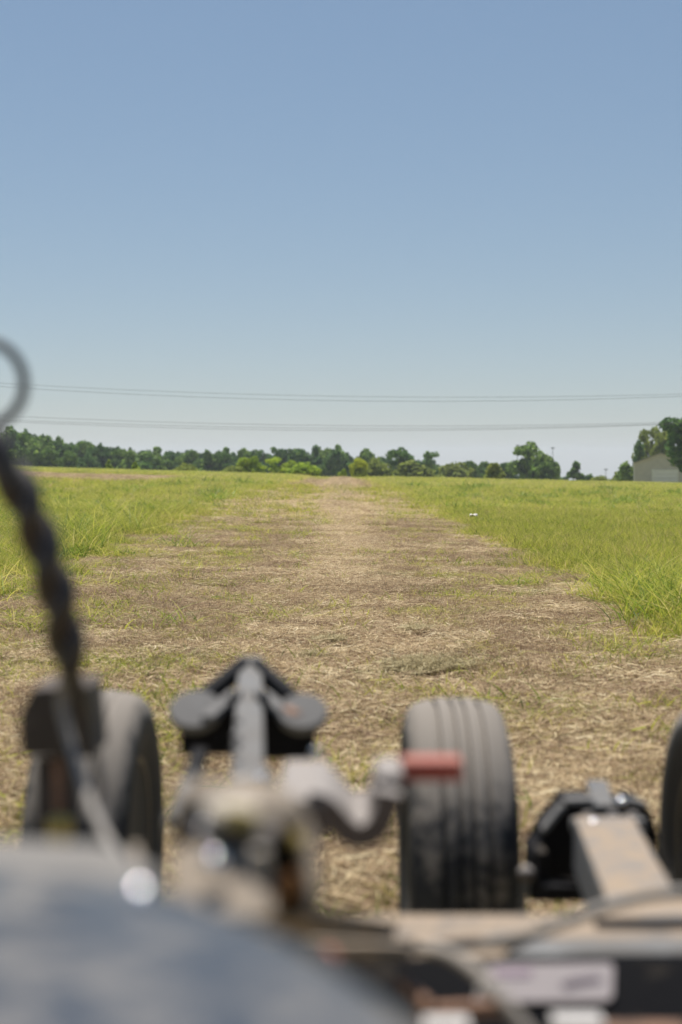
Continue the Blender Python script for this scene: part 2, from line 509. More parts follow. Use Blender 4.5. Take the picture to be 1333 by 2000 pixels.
def scatter(name, pts, scl, sources, label, cat):
    """one object: instances the source patches at the points"""
    me = bpy.data.meshes.new(name)
    me.from_pydata(pts.tolist(), [], [])
    a = me.attributes.new('scl', 'FLOAT_VECTOR', 'POINT')
    s3 = scl if scl.ndim == 2 else np.repeat(scl[:, None], 3, 1)
    a.data.foreach_set('vector', s3.astype(np.float32).ravel())
    a = me.attributes.new('yaw', 'FLOAT_VECTOR', 'POINT')
    yaw = np.zeros((len(pts), 3)); yaw[:, 2] = rng.uniform(0, 6.283, len(pts))
    a.data.foreach_set('vector', yaw.astype(np.float32).ravel())
    o = bpy.data.objects.new(name, me)
    C.objects.link(o)
    col = bpy.data.collections.new(name + '_sources')
    for s in sources: col.objects.link(s)
    ng = bpy.data.node_groups.new(name + '_nodes', 'GeometryNodeTree')
    ng.interface.new_socket('Geometry', in_out='INPUT', socket_type='NodeSocketGeometry')
    ng.interface.new_socket('Geometry', in_out='OUTPUT', socket_type='NodeSocketGeometry')
    gi = ng.nodes.new('NodeGroupInput'); go = ng.nodes.new('NodeGroupOutput')
    ip = ng.nodes.new('GeometryNodeInstanceOnPoints')
    ci = ng.nodes.new('GeometryNodeCollectionInfo')
    ci.inputs['Collection'].default_value = col
    ci.inputs['Separate Children'].default_value = True
    ci.inputs['Reset Children'].default_value = True
    na = ng.nodes.new('GeometryNodeInputNamedAttribute'); na.data_type = 'FLOAT_VECTOR'; na.inputs['Name'].default_value = 'scl'
    ny_ = ng.nodes.new('GeometryNodeInputNamedAttribute'); ny_.data_type = 'FLOAT_VECTOR'; ny_.inputs['Name'].default_value = 'yaw'
    er = ng.nodes.new('FunctionNodeEulerToRotation')
    L = ng.links.new
    L(gi.outputs[0], ip.inputs['Points']); L(ci.outputs[0], ip.inputs['Instance'])
    ip.inputs['Pick Instance'].default_value = True
    L(ny_.outputs[0], er.inputs[0]); L(er.outputs[0], ip.inputs['Rotation'])
    L(na.outputs[0], ip.inputs['Scale'])
    L(ip.outputs[0], go.inputs[0])
    md = o.modifiers.new('scatter', 'NODES'); md.node_group = ng
    tag(o, label, cat, kind='stuff')
    return o

DRY = [(0.0, (0.11, 0.072, 0.05)), (0.25, (0.28, 0.192, 0.128)), (0.5, (0.47, 0.355, 0.22)), (0.75, (0.65, 0.53, 0.33)), (1.0, (0.78, 0.68, 0.46))]
GRN = [(0.0, (0.06, 0.10, 0.02)), (0.22, (0.15, 0.20, 0.03)), (0.46, (0.33, 0.375, 0.05)), (0.68, (0.52, 0.50, 0.085)), (0.88, (0.58, 0.46, 0.19)), (1.0, (0.52, 0.38, 0.22))]
CLP = [(0.0, (0.18, 0.145, 0.08)), (0.5, (0.38, 0.32, 0.18)), (1.0, (0.58, 0.50, 0.31))]
m_dry = leafy('dry_grass', DRY, 0.3, 0.8, 0.35, 0.08)
m_grn = leafy('green_grass_blades', GRN, 0.5, 0.6, 0.5, 0.12)
m_clp = leafy('cut_grass', CLP, 0.25, 0.8, 0.3, 0.08)

stub = [blades('stubble_patch', 330, 0.24, 0.015, 0.06, 0.0035, 0.7, (0.42, 0.2), m_dry, 2, 0.4, s) for s in (1, 2, 3)]
straw = [blades('straw_patch', 130, 0.21, 0.02, 0.085, 0.0036, 0.6, (0.56, 0.2), m_dry, 3, 0.93, s) for s in (4, 5, 6)]
sprig = [blades('sprig_patch', 22, 0.09, 0.02, 0.10, 0.006, 0.9, (0.5, 0.2), m_grn, 3, 0.1, s) for s in (7, 8, 9)]
short = [blades('turf_patch', 150, 0.27, 0.04, 0.19, 0.0065, 0.9, (0.55, 0.22), m_grn, 3, 0.15, s) for s in (10, 11, 12)]
m_tall = leafy('tall_grass_blades', [(0.0, (0.06, 0.13, 0.02)), (0.45, (0.26, 0.34, 0.035)), (0.75, (0.54, 0.52, 0.09)), (1.0, (0.62, 0.52, 0.18))], 0.5, 0.55, 0.5, 0.15)
tall = [blades('tall_patch', 46, 0.28, 0.12, 0.72, 0.010, 1.4, (0.45, 0.24), m_tall, 7, 0.05, s) for s in (13, 14, 15)]
clip = [blades('clipping_patch', 160, 0.16, 0.03, 0.13, 0.006, 0.7, (0.5, 0.25), m_clp, 3, 0.8, s) for s in (16, 17)]

def wedge(n, d0, d1, margin=1.0, p=1.0):
    """random points over the visible ground from d0 to d1, evenly spread when p=2"""
    u = rng.uniform(0, 1, n)
    y = (d0 ** p + u * (d1 ** p - d0 ** p)) ** (1 / p)
    half = 0.245 * y + margin
    x = rng.uniform(-1, 1, n) * half
    return x, y

def pts3(x, y, dz=0.0):
    return np.stack([x, y, terrain(x, y) + lumpz(x, y) + dz], 1)

# mown dry strip: stubble and loose straw
def dry_pts(n, d0, d1, power, marg=1.0):
    x, y = wedge(n, d0, d1, marg, power)
    g = green_of(x, y)
    k = rng.uniform(0, 1, n) > g * np.clip(0.72 - 0.5 * fbm(x, y, 0.22, 61.0), 0.3, 0.97)
    return x[k], y[k]
xa, ya = dry_pts(15000, 3.0, 30, 1.6); xb, yb = dry_pts(5500, 25, 118, 1.5, 3)
x = np.r_[xa, xb]; y = np.r_[ya, yb]
sc_ = rng.uniform(0.7, 1.25, len(x)) * np.r_[np.ones(len(xa)), 1 + (yb - 20) / 38]
sz = sc_ * np.r_[np.ones(len(xa)), 1 / (1 + (yb - 20) / 70)]
scatter('stubble', pts3(x, y), np.stack([sc_, sc_, sz], 1), stub, 'short brown cut stubble covering the mown strip', 'stubble')

x, y = wedge(17000, 3.0, 60, 1.0, 1.5)
g = green_of(x, y)
row = np.exp(-((x - 0.05 - 0.12 * np.sin(y * 0.3)) / 0.42) ** 2)
dens = 0.16 + 0.85 * row - 0.10 * np.exp(-((np.abs(x) - 1.15) / 0.3) ** 2) + 0.5 * np.clip(fbm(x, y, 0.7, 2.2), 0, 1) + 0.35 * (y < 10)
k = rng.uniform(0, 1, len(x)) < dens * (1 - 0.9 * g)
x, y, row = x[k], y[k], row[k]
xr = rng.normal(0.0, 0.17, 2600); yr = rng.uniform(14, 118, 2600); x = np.r_[x, xr]; y = np.r_[y, yr]
s = rng.uniform(0.7, 1.3, len(x)) * (1 + np.clip(y - 20, 0, 60) / 40)
scatter('straw', pts3(x, y, 0.012), s, straw, 'loose pale straw lying along the middle of the mown strip', 'straw')

x, y = wedge(2600, 4.0, 24, 0.5, 1.5)
hv = np.clip(fbm(x, y, 0.9, 7.7) * 1.8 - 0.25, 0, 1) * (np.exp(-((x - 0.2) / 0.7) ** 2) + 0.25)
k = rng.uniform(0, 1, len(x)) < hv * 0.35
x, y = x[k], y[k]
# the two heaps of wilted cuttings seen near the ribbed wheel
for hx, hy, hn, hr in ((0.42, 8.0, 12, 0.20), (0.62, 8.2, 6, 0.14), (-0.2, 8.6, 4, 0.1), (-0.03, 9.3, 4, 0.1), (0.5, 9.8, 4, 0.1)):
    x = np.r_[x, rng.normal(hx, hr * 0.5, hn)]; y = np.r_[y, rng.normal(hy, hr * 0.5, hn)]
p = pts3(x, y, 0.01)
n_h = 30
p[-n_h:, 2] += rng.uniform(0, 0.05, n_h)
scatter('clippings', p, rng.uniform(0.45, 0.85, len(x)), clip, 'wilted grey green cuttings heaped on the mown strip', 'cut grass')

# green sprigs re-growing in the stubble
x, y = wedge(30000, 3.0, 70, 1.0, 1.5)
pf = np.clip(fbm(x, y, 0.8, 12.3) * 1.7 - 0.02, 0, 1) + 0.10
pf = pf * (0.6 + 0.9 * sstep(0.3, 2.0, np.abs(x))) + 0.35 * sstep(1.2, 2.2, -x) * (y < 16) + 0.5 * (y < 7) * sstep(0.8, 1.2, x)
k = rng.uniform(0, 1, len(x)) < pf * 0.6
x, y = x[k], y[k]
s = rng.uniform(0.7, 1.8, len(x)) * (1 + np.clip(y - 20, 0, 45) / 30)
scatter('sprigs', pts3(x, y), s, sprig, 'small green sprigs of grass growing through the dry stubble', 'grass')

# standing green grass on both sides
def grn_pts(n, d0, d1, power, marg, thr=1.0):
    x, y = wedge(n, d0, d1, marg, power)
    g = green_of(x, y)
    k = rng.uniform(0, 1, n) < g * thr * (0.55 + 0.9 * np.clip(fbm(x, y, 0.25, 31.0) + 0.4, 0, 1))
    return x[k], y[k]
xa, ya = grn_pts(22000, 3.2, 34, 1.7, 1.5); xb, yb = grn_pts(11000, 30, 122, 1.6, 4)
x = np.r_[xa, xb]; y = np.r_[ya, yb]
u_ = rng.uniform(0, 1, len(x)); k = ~((green_of(x, y) < 0.56) & (u_ > 0.45)); x, y = x[k], y[k]
g_s = 1 + np.clip(y - 25, 0, 100) / 26
v = rng.uniform(0.7, 1.3, len(x))
gg = green_of(x, y)
s3 = np.stack([v * g_s, v * g_s, v * (1 + np.clip(y - 25, 0, 100) / 200) * (0.4 + 0.75 * gg)], 1)
s3[:, 2] *= np.where(gg < 0.56, 0.55, 1.0)
scatter('turf', pts3(x, y), s3, short, 'short yellow green grass on both sides of the mown strip', 'grass')

x, y = wedge(9000, 8.5, 70, 1.5, 1.6)
g = green_of(x, y)
pf = np.clip(fbm(x, y, 0.55, 21.0) * 2 + 0.1, 0, 1) * g
pf = np.where(x < 0, pf * sstep(-2.6, -3.4, x) * 0 + pf * np.where(y < 36, 1.3, 0.3), pf * np.where(y < 17, 1.0, 0.25))
k = rng.uniform(0, 1, len(x)) < pf
x, y = x[k], y[k]
hh = np.where(x > 0, np.where(y < 13, 0.85, 0.5), np.where(y < 32, 0.95, 0.5)) * rng.uniform(0.3, 1.15, len(x)) * (0.3 + 0.8 * green_of(x, y))
w_ = rng.uniform(0.7, 1.1, len(x)) * (1 + np.clip(y - 20, 0, 30) / 40)
# thick clump at the right edge
n = 60
cx = rng.normal(2.75, 0.28, n); cy = rng.normal(11.6, 0.8, n)
x = np.r_[x, cx]; y = np.r_[y, cy]; hh = np.r_[hh, rng.uniform(0.45, 1.1, n)]; w_ = np.r_[w_, rng.uniform(0.7, 1.0, n)]
scatter('tall_grass', pts3(x, y), np.stack([w_, w_, hh], 1), tall, 'tall arching green grass blades standing beside the mown strip', 'grass')

# broad leaved weeds in loose colonies and dry seed stems among the green
WEED = [(0.0, (0.06, 0.11, 0.02)), (0.5, (0.20, 0.30, 0.04)), (1.0, (0.38, 0.46, 0.08))]
m_weed = leafy('weed_leaves', WEED, 0.4, 0.5, 0.4, 0.2)
weed = [blades('weed_patch', 34, 0.16, 0.07, 0.22, 0.022, 1.0, (0.5, 0.2), m_weed, 4, 0.1, s) for s in (21, 22, 23)]
stem = [blades('stem_patch', 9, 0.22, 0.35, 0.8, 0.006, 0.5, (0.45, 0.2), m_dry, 5, 0.0, s) for s in (24, 25)]
x, y = wedge(5200, 6, 75, 1.5, 1.5)
pf = np.clip(fbm(x, y, 0.6, 77.0) * 2.2 - 0.25, 0, 1) * (green_of(x, y) > 0.55)
k = rng.uniform(0, 1, len(x)) < pf
x, y = x[k], y[k]
s = rng.uniform(0.6, 1.3, len(x)) * (1 + np.clip(y - 25, 0, 60) / 40)
scatter('weeds', pts3(x, y), s, weed, 'patches of darker broad leaved weeds in the green grass', 'weeds')
x, y = wedge(3600, 9, 100, 1.5, 1.5)
pf = np.clip(fbm(x, y, 0.3, 87.0) * 1.6 + 0.15, 0, 1) * (green_of(x, y) > 0.7) * np.where((x < 0) & (y < 40), 0.8, 0.4)
k = rng.uniform(0, 1, len(x)) < pf
x, y = x[k], y[k]
w_ = 1 + np.clip(y - 20, 0, 80) / 30
scatter('seed_stems', pts3(x, y), np.stack([w_, w_, rng.uniform(0.35, 0.85, len(x))], 1), stem, 'thin brown seed stems standing above the green grass', 'grass')

# rough margin of taller grass beyond the field in front of the trees
n = 2600
x = rng.uniform(-34, 34, n); y = rng.uniform(104, 122, n)
k = (x < -6) | (rng.uniform(0, 1, n) < 0.35)
x, y = x[k], y[k]
s3 = np.stack([rng.uniform(2.0, 3.2, len(x))] * 2 + [rng.uniform(0.45, 0.75, len(x)) * np.where(x < -6, 1, 0.6)], 1)
scatter('rough_grass', pts3(x, y), s3, tall, 'band of rough light green grass along the far edge of the field', 'grass')

# ------------------------------------------------------------------ trees
def crown_mesh(name, shape, seed, mat, nleaf=2600, leaf=0.055):
    r = np.random.default_rng(seed)
    lobes = []
    if shape == 'round':
        lobes.append((0, 0, 0.5, 0.30, 0.34))
        for i in range(17):
            a = r.uniform(0, 6.283); q = r.uniform(0.15, 0.36); z = r.uniform(0.22, 0.86)
            q *= math.sqrt(max(0.15, 1 - ((z - 0.5) / 0.5) ** 2)) * 1.15
            lobes.append((q * math.cos(a), q * math.sin(a), z, r.uniform(0.06, 0.21), r.uniform(0.05, 0.17)))
    elif shape == 'bush':
        for i in range(13):
            a = r.uniform(0, 6.283); q = r.uniform(0.0, 0.34); z = r.uniform(0.15, 0.8) * (1 - q)
            lobes.append((q * math.cos(a), q * math.sin(a), z, r.uniform(0.13, 0.22), r.uniform(0.15, 0.26)))
    elif shape == 'tall':
        for i in range(24):
            z = r.uniform(0.06, 0.92) if i > 7 else 0.08 + i * 0.11; a = r.uniform(0, 6.283); q = r.uniform(0.02, 0.3)
            lobes.append((q * math.cos(a), q * math.sin(a), z, r.uniform(0.13, 0.22), r.uniform(0.06, 0.11)))
    elif shape == 'airy':
        for i in range(12):
            a = r.uniform(0, 6.283); q = r.uniform(0.12, 0.4); z = r.uniform(0.4, 0.92)
            lobes.append((q * math.cos(a), q * math.sin(a), z, r.uniform(0.09, 0.15), r.uniform(0.06, 0.10)))
        for i in range(7):
            a = r.uniform(0, 6.283)
            lobes.append((0.16 * math.cos(a), 0.16 * math.sin(a), 0.06 + i * 0.08, 0.22, 0.12))
    elif shape == 'cone':
        for i in range(24):
            z = r.uniform(0.05, 0.95); a = r.uniform(0, 6.283); q = (1 - z) * 0.36 * r.uniform(0.4, 1)
            lobes.append((q * math.cos(a), q * math.sin(a), z, 0.05 + 0.13 * (1 - z), 0.09))
    L = np.array(lobes)
    wgt = L[:, 3] ** 2 * L[:, 4]; wgt = wgt ** 0.6; wgt /= wgt.sum()
    k = r.choice(len(L), nleaf, p=wgt)
    d = r.normal(size=(nleaf, 3)); d /= np.linalg.norm(d, axis=1)[:, None]
    rad = r.uniform(0.55, 1.08, nleaf) ** 0.6
    c = L[k, :3] + d * np.stack([L[k, 3], L[k, 3], L[k, 4]], 1) * rad[:, None]
    c[:, 2] = np.clip(c[:, 2], 0.01, 1.02)
    nrm = d + r.normal(scale=0.55, size=(nleaf, 3)); nrm /= np.linalg.norm(nrm, axis=1)[:, None]
    u = np.cross(nrm, r.normal(size=(nleaf, 3))); u /= np.linalg.norm(u, axis=1)[:, None]
    w = np.cross(nrm, u)
    s = leaf * r.uniform(0.5, 1.25, nleaf)[:, None]
    q = np.stack([c - u * s - w * s * 0.35, c + u * s * 0.2 - w * s * 0.6, c + u * s + w * s * 0.3, c - u * s * 0.1 + w * s * 0.65], 1).reshape(-1, 3)
    for ax_ in (0, 1):
        lo, hi = np.percentile(q[:, ax_], (0.6, 99.4)); q[:, ax_] = (q[:, ax_] - (lo + hi) / 2) / (hi - lo)
    lo, hi = np.percentile(q[:, 2], (0.5, 99.5)); q[:, 2] = (q[:, 2] - lo) / (hi - lo)
    f = np.arange(nleaf * 4).reshape(-1, 4)
    me = bpy.data.meshes.new(name)
    me.from_pydata(q.tolist(), [], f.tolist())
    lt = r.uniform(0.3, 0.7, len(L))
    t = np.clip(lt[k] + r.normal(scale=0.14, size=nleaf), 0, 1)
    a = me.attributes.new('tint', 'FLOAT', 'CORNER')
    a.data.foreach_set('value', np.repeat(t, 4).astype(np.float32))
    me.materials.append(mat)
    return me

TREECOL = {
    'dark': [(0.0, (0.035, 0.08, 0.024)), (0.5, (0.10, 0.19, 0.05)), (1.0, (0.24, 0.35, 0.08))],
    'mid': [(0.0, (0.04, 0.09, 0.02)), (0.5, (0.13, 0.22, 0.045)), (1.0, (0.28, 0.38, 0.08))],
    'olive': [(0.0, (0.10, 0.13, 0.025)), (0.5, (0.24, 0.29, 0.055)), (1.0, (0.38, 0.41, 0.09))],
    'bright': [(0.0, (0.16, 0.24, 0.02)), (0.5, (0.32, 0.43, 0.04)), (1.0, (0.50, 0.58, 0.07))],
    'yellow': [(0.0, (0.22, 0.27, 0.02)), (0.5, (0.42, 0.46, 0.04)), (1.0, (0.60, 0.60, 0.06))],
}
TM = {k: leafy('leaves_' + k, v, 0.5, 0.7, 0.3, 0.08) for k, v in TREECOL.items()}
_crowns = {}
def crown(shape, var, colr):
    key = (shape, var, colr)
    if key not in _crowns:
        src = (shape, var)
        if src not in _crowns:
            _crowns[src] = crown_mesh('crown', shape, hash_seed(shape, var), TM['dark'],
                                      {'bush': 1700, 'round': 3000, 'tall': 2200, 'airy': 1700, 'cone': 2200}[shape],
                                      {'bush': 0.06, 'round': 0.05, 'tall': 0.06, 'airy': 0.05, 'cone': 0.05}[shape])
        me = _crowns[src].copy(); me.materials.clear(); me.materials.append(TM[colr])
        _crowns[key] = me
    return _crowns[key]
def hash_seed(shape, var):
    return {'round': 100, 'bush': 200, 'tall': 300, 'airy': 400, 'cone': 500}[shape] + var

def trunk_mesh(shape, seed):
    r = random.Random(seed)
    mb = MB()
    mb.tube([(0, 0, 0), (0.01, 0, 0.3), (0.0, 0.015, 0.6), (0.01, 0, 0.85)], [0.035, 0.027, 0.018, 0.006], 8, 3)
    for i in range(6):
        a = r.uniform(0, 6.28); z = r.uniform(0.25, 0.6); l = r.uniform(0.2, 0.33)
        mb.tube([(0.005, 0, z), (0.5 * l * math.cos(a), 0.5 * l * math.sin(a), z + 0.1), (l * math.cos(a), l * math.sin(a), z + 0.2)], [0.014, 0.009, 0.003], 6, 2)
    bmesh.ops.recalc_face_normals(mb.bm, faces=mb.bm.faces[:])
    me = bpy.data.meshes.new('trunk'); mb.bm.to_mesh(me); mb.bm.free()
    me.materials.append(M['bark'])
    for p_ in me.polygons: p_.use_smooth = True
    return me
_trunks = [trunk_mesh('t', s) for s in (1, 2, 3)]

def tree(px, w, top, d, shape, var, colr, name, label, cat='tree', group=None, z0=None):
    base_p = P(px, 905, d); X0 = base_p.x
    zg = tz(X0, d) - 0.05 if z0 is None else z0
    topz = P(px, top, d).z
    W = w / FPX * d * 1.38; H = topz - zg
    r = empty(name, (X0, d, zg), random.Random(px).uniform(0, 6.28))
    r.scale = (W, W, H)
    tag(r, label, cat, group)
    for nm, me in (('trunk', _trunks[int(px) % 3]), ('crown', crown(shape, var, colr))):
        o = bpy.data.objects.new(nm, me); C.objects.link(o); o.parent = r
    if shape not in ('bush', 'cone', 'tall'):
        o.location = (0, 0, 0.06); o.scale = (1, 1, 0.94)
    if name == 'evergreen_tree':
        o.location = (0, 0, 0.25); o.scale = (1, 1, 0.75)
    return r

T = [
 # px, width, top, dist, shape, variant, colour, name, label
 (10, 62, 836, 230, 'round', 0, 'dark', 'oak_tree', 'dark green tree at the left edge, tallest of the left wood, behind the cable end'),
 (46, 44, 845, 262, 'round', 1, 'dark', 'oak_tree', 'dark crown peeping out behind the broad light green tree on the left'),
 (72, 78, 848, 226, 'round', 2, 'mid', 'broad_tree', 'broad light green tree, widest crown at the left end of the wood'),
 (122, 50, 856, 268, 'round', 3, 'mid', 'oak_tree', 'mid green tree rising behind the dark rounded tree in the left wood'),
 (126, 46, 866, 232, 'round', 1, 'dark', 'rounded_tree', 'dark rounded tree with a small round shrub in front of it'),
 (137, 28, 882, 215, 'bush', 0, 'mid', 'round_shrub', 'small round green shrub in front of the dark rounded tree'),
 (100, 30, 878, 222, 'tall', 1, 'mid', 'young_tree', 'narrow mid green tree left of the dark rounded tree'),
 (164, 56, 864, 258, 'round', 4, 'mid', 'oak_tree', 'hazy mid green tree where the left wood slopes down'),
 (176, 34, 886, 222, 'bush', 1, 'dark', 'low_tree', 'low dark tree at the foot of the sloping wood'),
 (193, 30, 871, 236, 'tall', 0, 'dark', 'pointed_tree', 'dark pointed tree, left one of two above the first small conifer'),
 (210, 26, 874, 240, 'tall', 2, 'dark', 'pointed_tree', 'dark pointed tree, right one of two above the first small conifer'),
 (233, 28, 878, 236, 'tall', 1, 'mid', 'young_tree', 'slim green tree with a pointed tip between the two small conifers'),
 (262, 46, 882, 230, 'round', 0, 'mid', 'low_tree', 'mid green tree standing behind the second small conifer'),
 (298, 58, 876, 220, 'round', 3, 'dark', 'rounded_tree', 'large dark dome shaped tree right of the two small conifers'),
 (214, 15, 898, 122, 'cone', 0, 'bright', 'small_conifer', 'small yellow green conifer in the rough grass, left one of the pair'),
 (267, 17, 903, 122, 'cone', 1, 'bright', 'small_conifer', 'small yellow green conifer in the rough grass, right one of the pair'),
 (340, 40, 888, 250, 'round', 2, 'dark', 'low_tree', 'dark tree behind the olive bush left of centre'),
 (372, 40, 881, 246, 'round', 4, 'mid', 'oak_tree', 'green tree with an uneven top above the olive bush'),
 (408, 52, 883, 236, 'round', 1, 'mid', 'broad_tree', 'wide green tree between the olive bush and the low clipped looking hedge'),
 (442, 42, 877, 244, 'round', 3, 'dark', 'oak_tree', 'dark tree with a raised round top behind the low hedge bush'),
 (363, 34, 907, 135, 'bush', 2, 'olive', 'olive_bush', 'olive green bush at the field edge left of the dark tree wall'),
 (486, 46, 878, 246, 'round', 0, 'mid', 'oak_tree', 'green tree rising behind the bright lime coloured tree'),
 (484, 48, 893, 150, 'round', 2, 'bright', 'lime_tree', 'bright lime green tree left of centre, larger of the two bright ones'),
 (453, 38, 911, 145, 'bush', 0, 'olive', 'hedge_bush', 'low flat topped bush touching the larger bright green tree'),
 (517, 34, 875, 240, 'airy', 0, 'dark', 'open_tree', 'dark tree with sky gaps left of the smaller bright tree'),
 (552, 40, 879, 246, 'round', 4, 'dark', 'oak_tree', 'dark tree directly behind the smaller bright green tree'),
 (577, 30, 877, 242, 'tall', 2, 'dark', 'pointed_tree', 'slim dark tree right of the smaller bright green tree'),
 (548, 38, 894, 155, 'airy', 1, 'bright', 'lime_tree', 'smaller bright green tree with an open crown near the centre'),
 (594, 54, 905, 140, 'bush', 1, 'bright', 'bright_bush', 'rounded bright green bush at the left side of the mown strip'),
 (603, 46, 874, 238, 'round', 1, 'dark', 'oak_tree', 'dark tree above the rounded bright green bush'),
 (633, 44, 874, 246, 'round', 2, 'mid', 'oak_tree', 'green tree at the end of the mown strip, left of the big dark tree'),
 (666, 52, 872, 234, 'round', 3, 'dark', 'rounded_tree', 'big dark tree standing right at the end of the mown strip'),
 (668, 13, 917, 135, 'bush', 2, 'bright', 'tiny_bush', 'tiny green bush at the very end of the mown strip'),
 (725, 50, 879, 238, 'round', 0, 'mid', 'oak_tree', 'round topped green tree behind the yellow leaved tree'),
 (703, 28, 896, 165, 'bush', 0, 'yellow', 'yellow_tree', 'yellow leaved small tree just right of the mown strip'),
 (737, 52, 898, 185, 'bush', 1, 'olive', 'olive_bush', 'olive bush between the yellow tree and the tall dark tree'),
 (782, 34, 876, 205, 'tall', 0, 'dark', 'tall_tree', 'tall narrow dark tree right of the mown strip'),
 (830, 36, 883, 225, 'airy', 2, 'dark', 'open_tree', 'open airy tree showing sky above the round olive thicket'),
 (817, 62, 903, 190, 'bush', 2, 'olive', 'round_thicket', 'round olive thicket in front of the airy tree'),
 (887, 52, 904, 215, 'bush', 0, 'olive', 'low_bush', 'pale olive bush, leftmost of the low row past the sky gap'),
 (921, 40, 902, 225, 'round', 4, 'mid', 'low_tree', 'low green tree in the middle of the row past the sky gap'),
 (943, 20, 903, 228, 'tall', 1, 'mid', 'young_tree', 'thin green tree beside the olive bush with a spike'),
 (966, 42, 905, 150, 'cone', 2, 'olive', 'spiky_bush', 'olive bush with a pointed spike on the grass rise'),
 (994, 28, 904, 230, 'tall', 2, 'dark', 'dark_shrub', 'small dark tree left of the large lone round tree'),
 (1043, 70, 866, 205, 'round', 0, 'mid', 'lone_tree', 'large lone round tree with sky gaps between two thin masts'),
 (1085, 34, 929, 215, 'bush', 1, 'dark', 'low_bush', 'low dark bush under the right mast'),
 (1130, 42, 903, 215, 'cone', 0, 'dark', 'cone_tree', 'dark green cone shaped tree standing alone against the sky'),
 (1155, 24, 928, 214, 'bush', 2, 'dark', 'low_bush', 'low dark bush touching the cone shaped tree'),
 (1172, 34, 930, 165, 'bush', 0, 'olive', 'low_bush', 'low yellow green bush between the cone shaped tree and the shed'),
 (1206, 22, 922, 190, 'bush', 1, 'olive', 'low_bush', 'small autumn coloured bush left of the leafy tree by the shed'),
 (1229, 30, 905, 178, 'bush', 2, 'mid', 'leafy_tree', 'bright leafy small tree against the left corner of the shed'),
 (1247, 16, 862, 185, 'tall', 0, 'dark', 'slim_tree', 'very slim tall tree rising behind the left corner of the shed'),
 (1272, 50, 838, 195, 'airy', 1, 'olive', 'tall_tree', 'tall yellow green tree with open branches behind the shed roof'),
 (1304, 50, 846, 190, 'round', 3, 'olive', 'leafy_tree', 'pale green tree between the open branched tree and the dark evergreen'),
 (1352, 88, 812, 150, 'round', 1, 'dark', 'evergreen_tree', 'dark evergreen tree at the right edge in front of the shed'),
]
for t in T:
    g = 'trees and bushes along the far edge of the field'
    z0 = None
    r = tree(*t[:9], cat='bush' if ('bush' in t[7] or 'shrub' in t[7] or 'thicket' in t[7]) else 'tree', group=g)

# far wood behind, one mass
def wood(name, runs, seed, label):
    r = np.random.default_rng(seed)
    V, F, TT = [], [], []
    src = [crown('round', v, 'dark') for v in (0, 1, 2, 3)] + [crown('tall', 1, 'dark')]
    data = []
    for me in src:
        co = np.zeros(len(me.vertices) * 3); me.vertices.foreach_get('co', co)
        tt = np.zeros(len(me.loops)); me.attributes['tint'].data.foreach_get('value', tt)
        data.append((co.reshape(-1, 3), tt))
    for px0, px1, t0, t1, d, step in runs:
        n = int((px1 - px0) / step)
        for i in range(n):
            px = px0 + (i + r.uniform(0, 1)) * step
            f = (px - px0) / (px1 - px0)
            top = t0 + (t1 - t0) * f + r.uniform(-4, 9)
            dd = d + r.uniform(-10, 25)
            w = r.uniform(22, 56) / FPX * dd
            x0 = P(px, 905, dd).x; zg = tz(x0, dd); H = P(px, top, dd).z - zg
            co, tt = data[r.integers(len(data))]
            a = r.uniform(0, 6.283); ca, sa = math.cos(a), math.sin(a)
            q = np.stack([(co[:, 0] * ca - co[:, 1] * sa) * w + x0, (co[:, 0] * sa + co[:, 1] * ca) * w + dd, co[:, 2] * H + zg], 1)
            V.append(q); TT.append(tt * 0.8 + r.uniform(-0.05, 0.2))
    V = np.concatenate(V); TT = np.concatenate(TT)
    me = bpy.data.meshes.new(name)
    me.from_pydata(V.tolist(), [], np.arange(len(V)).reshape(-1, 4).tolist())
    a = me.attributes.new('tint', 'FLOAT', 'CORNER'); a.data.foreach_set('value', TT.astype(np.float32))
    o = link(name, me, TM['dark'])
    tag(o, label, 'wood', kind='stuff')
wood('far_wood', [(-260, 60, 838, 850, 300, 22), (20, 330, 852, 886, 300, 13), (330, 690, 886, 884, 290, 13), (690, 850, 894, 902, 290, 14), (840, 1010, 908, 911, 290, 14), (1010, 1110, 926, 930, 290, 12), (1400, 1700, 880, 870, 260, 26)],
     33, 'far dark wood seen between and behind the nearer trees')

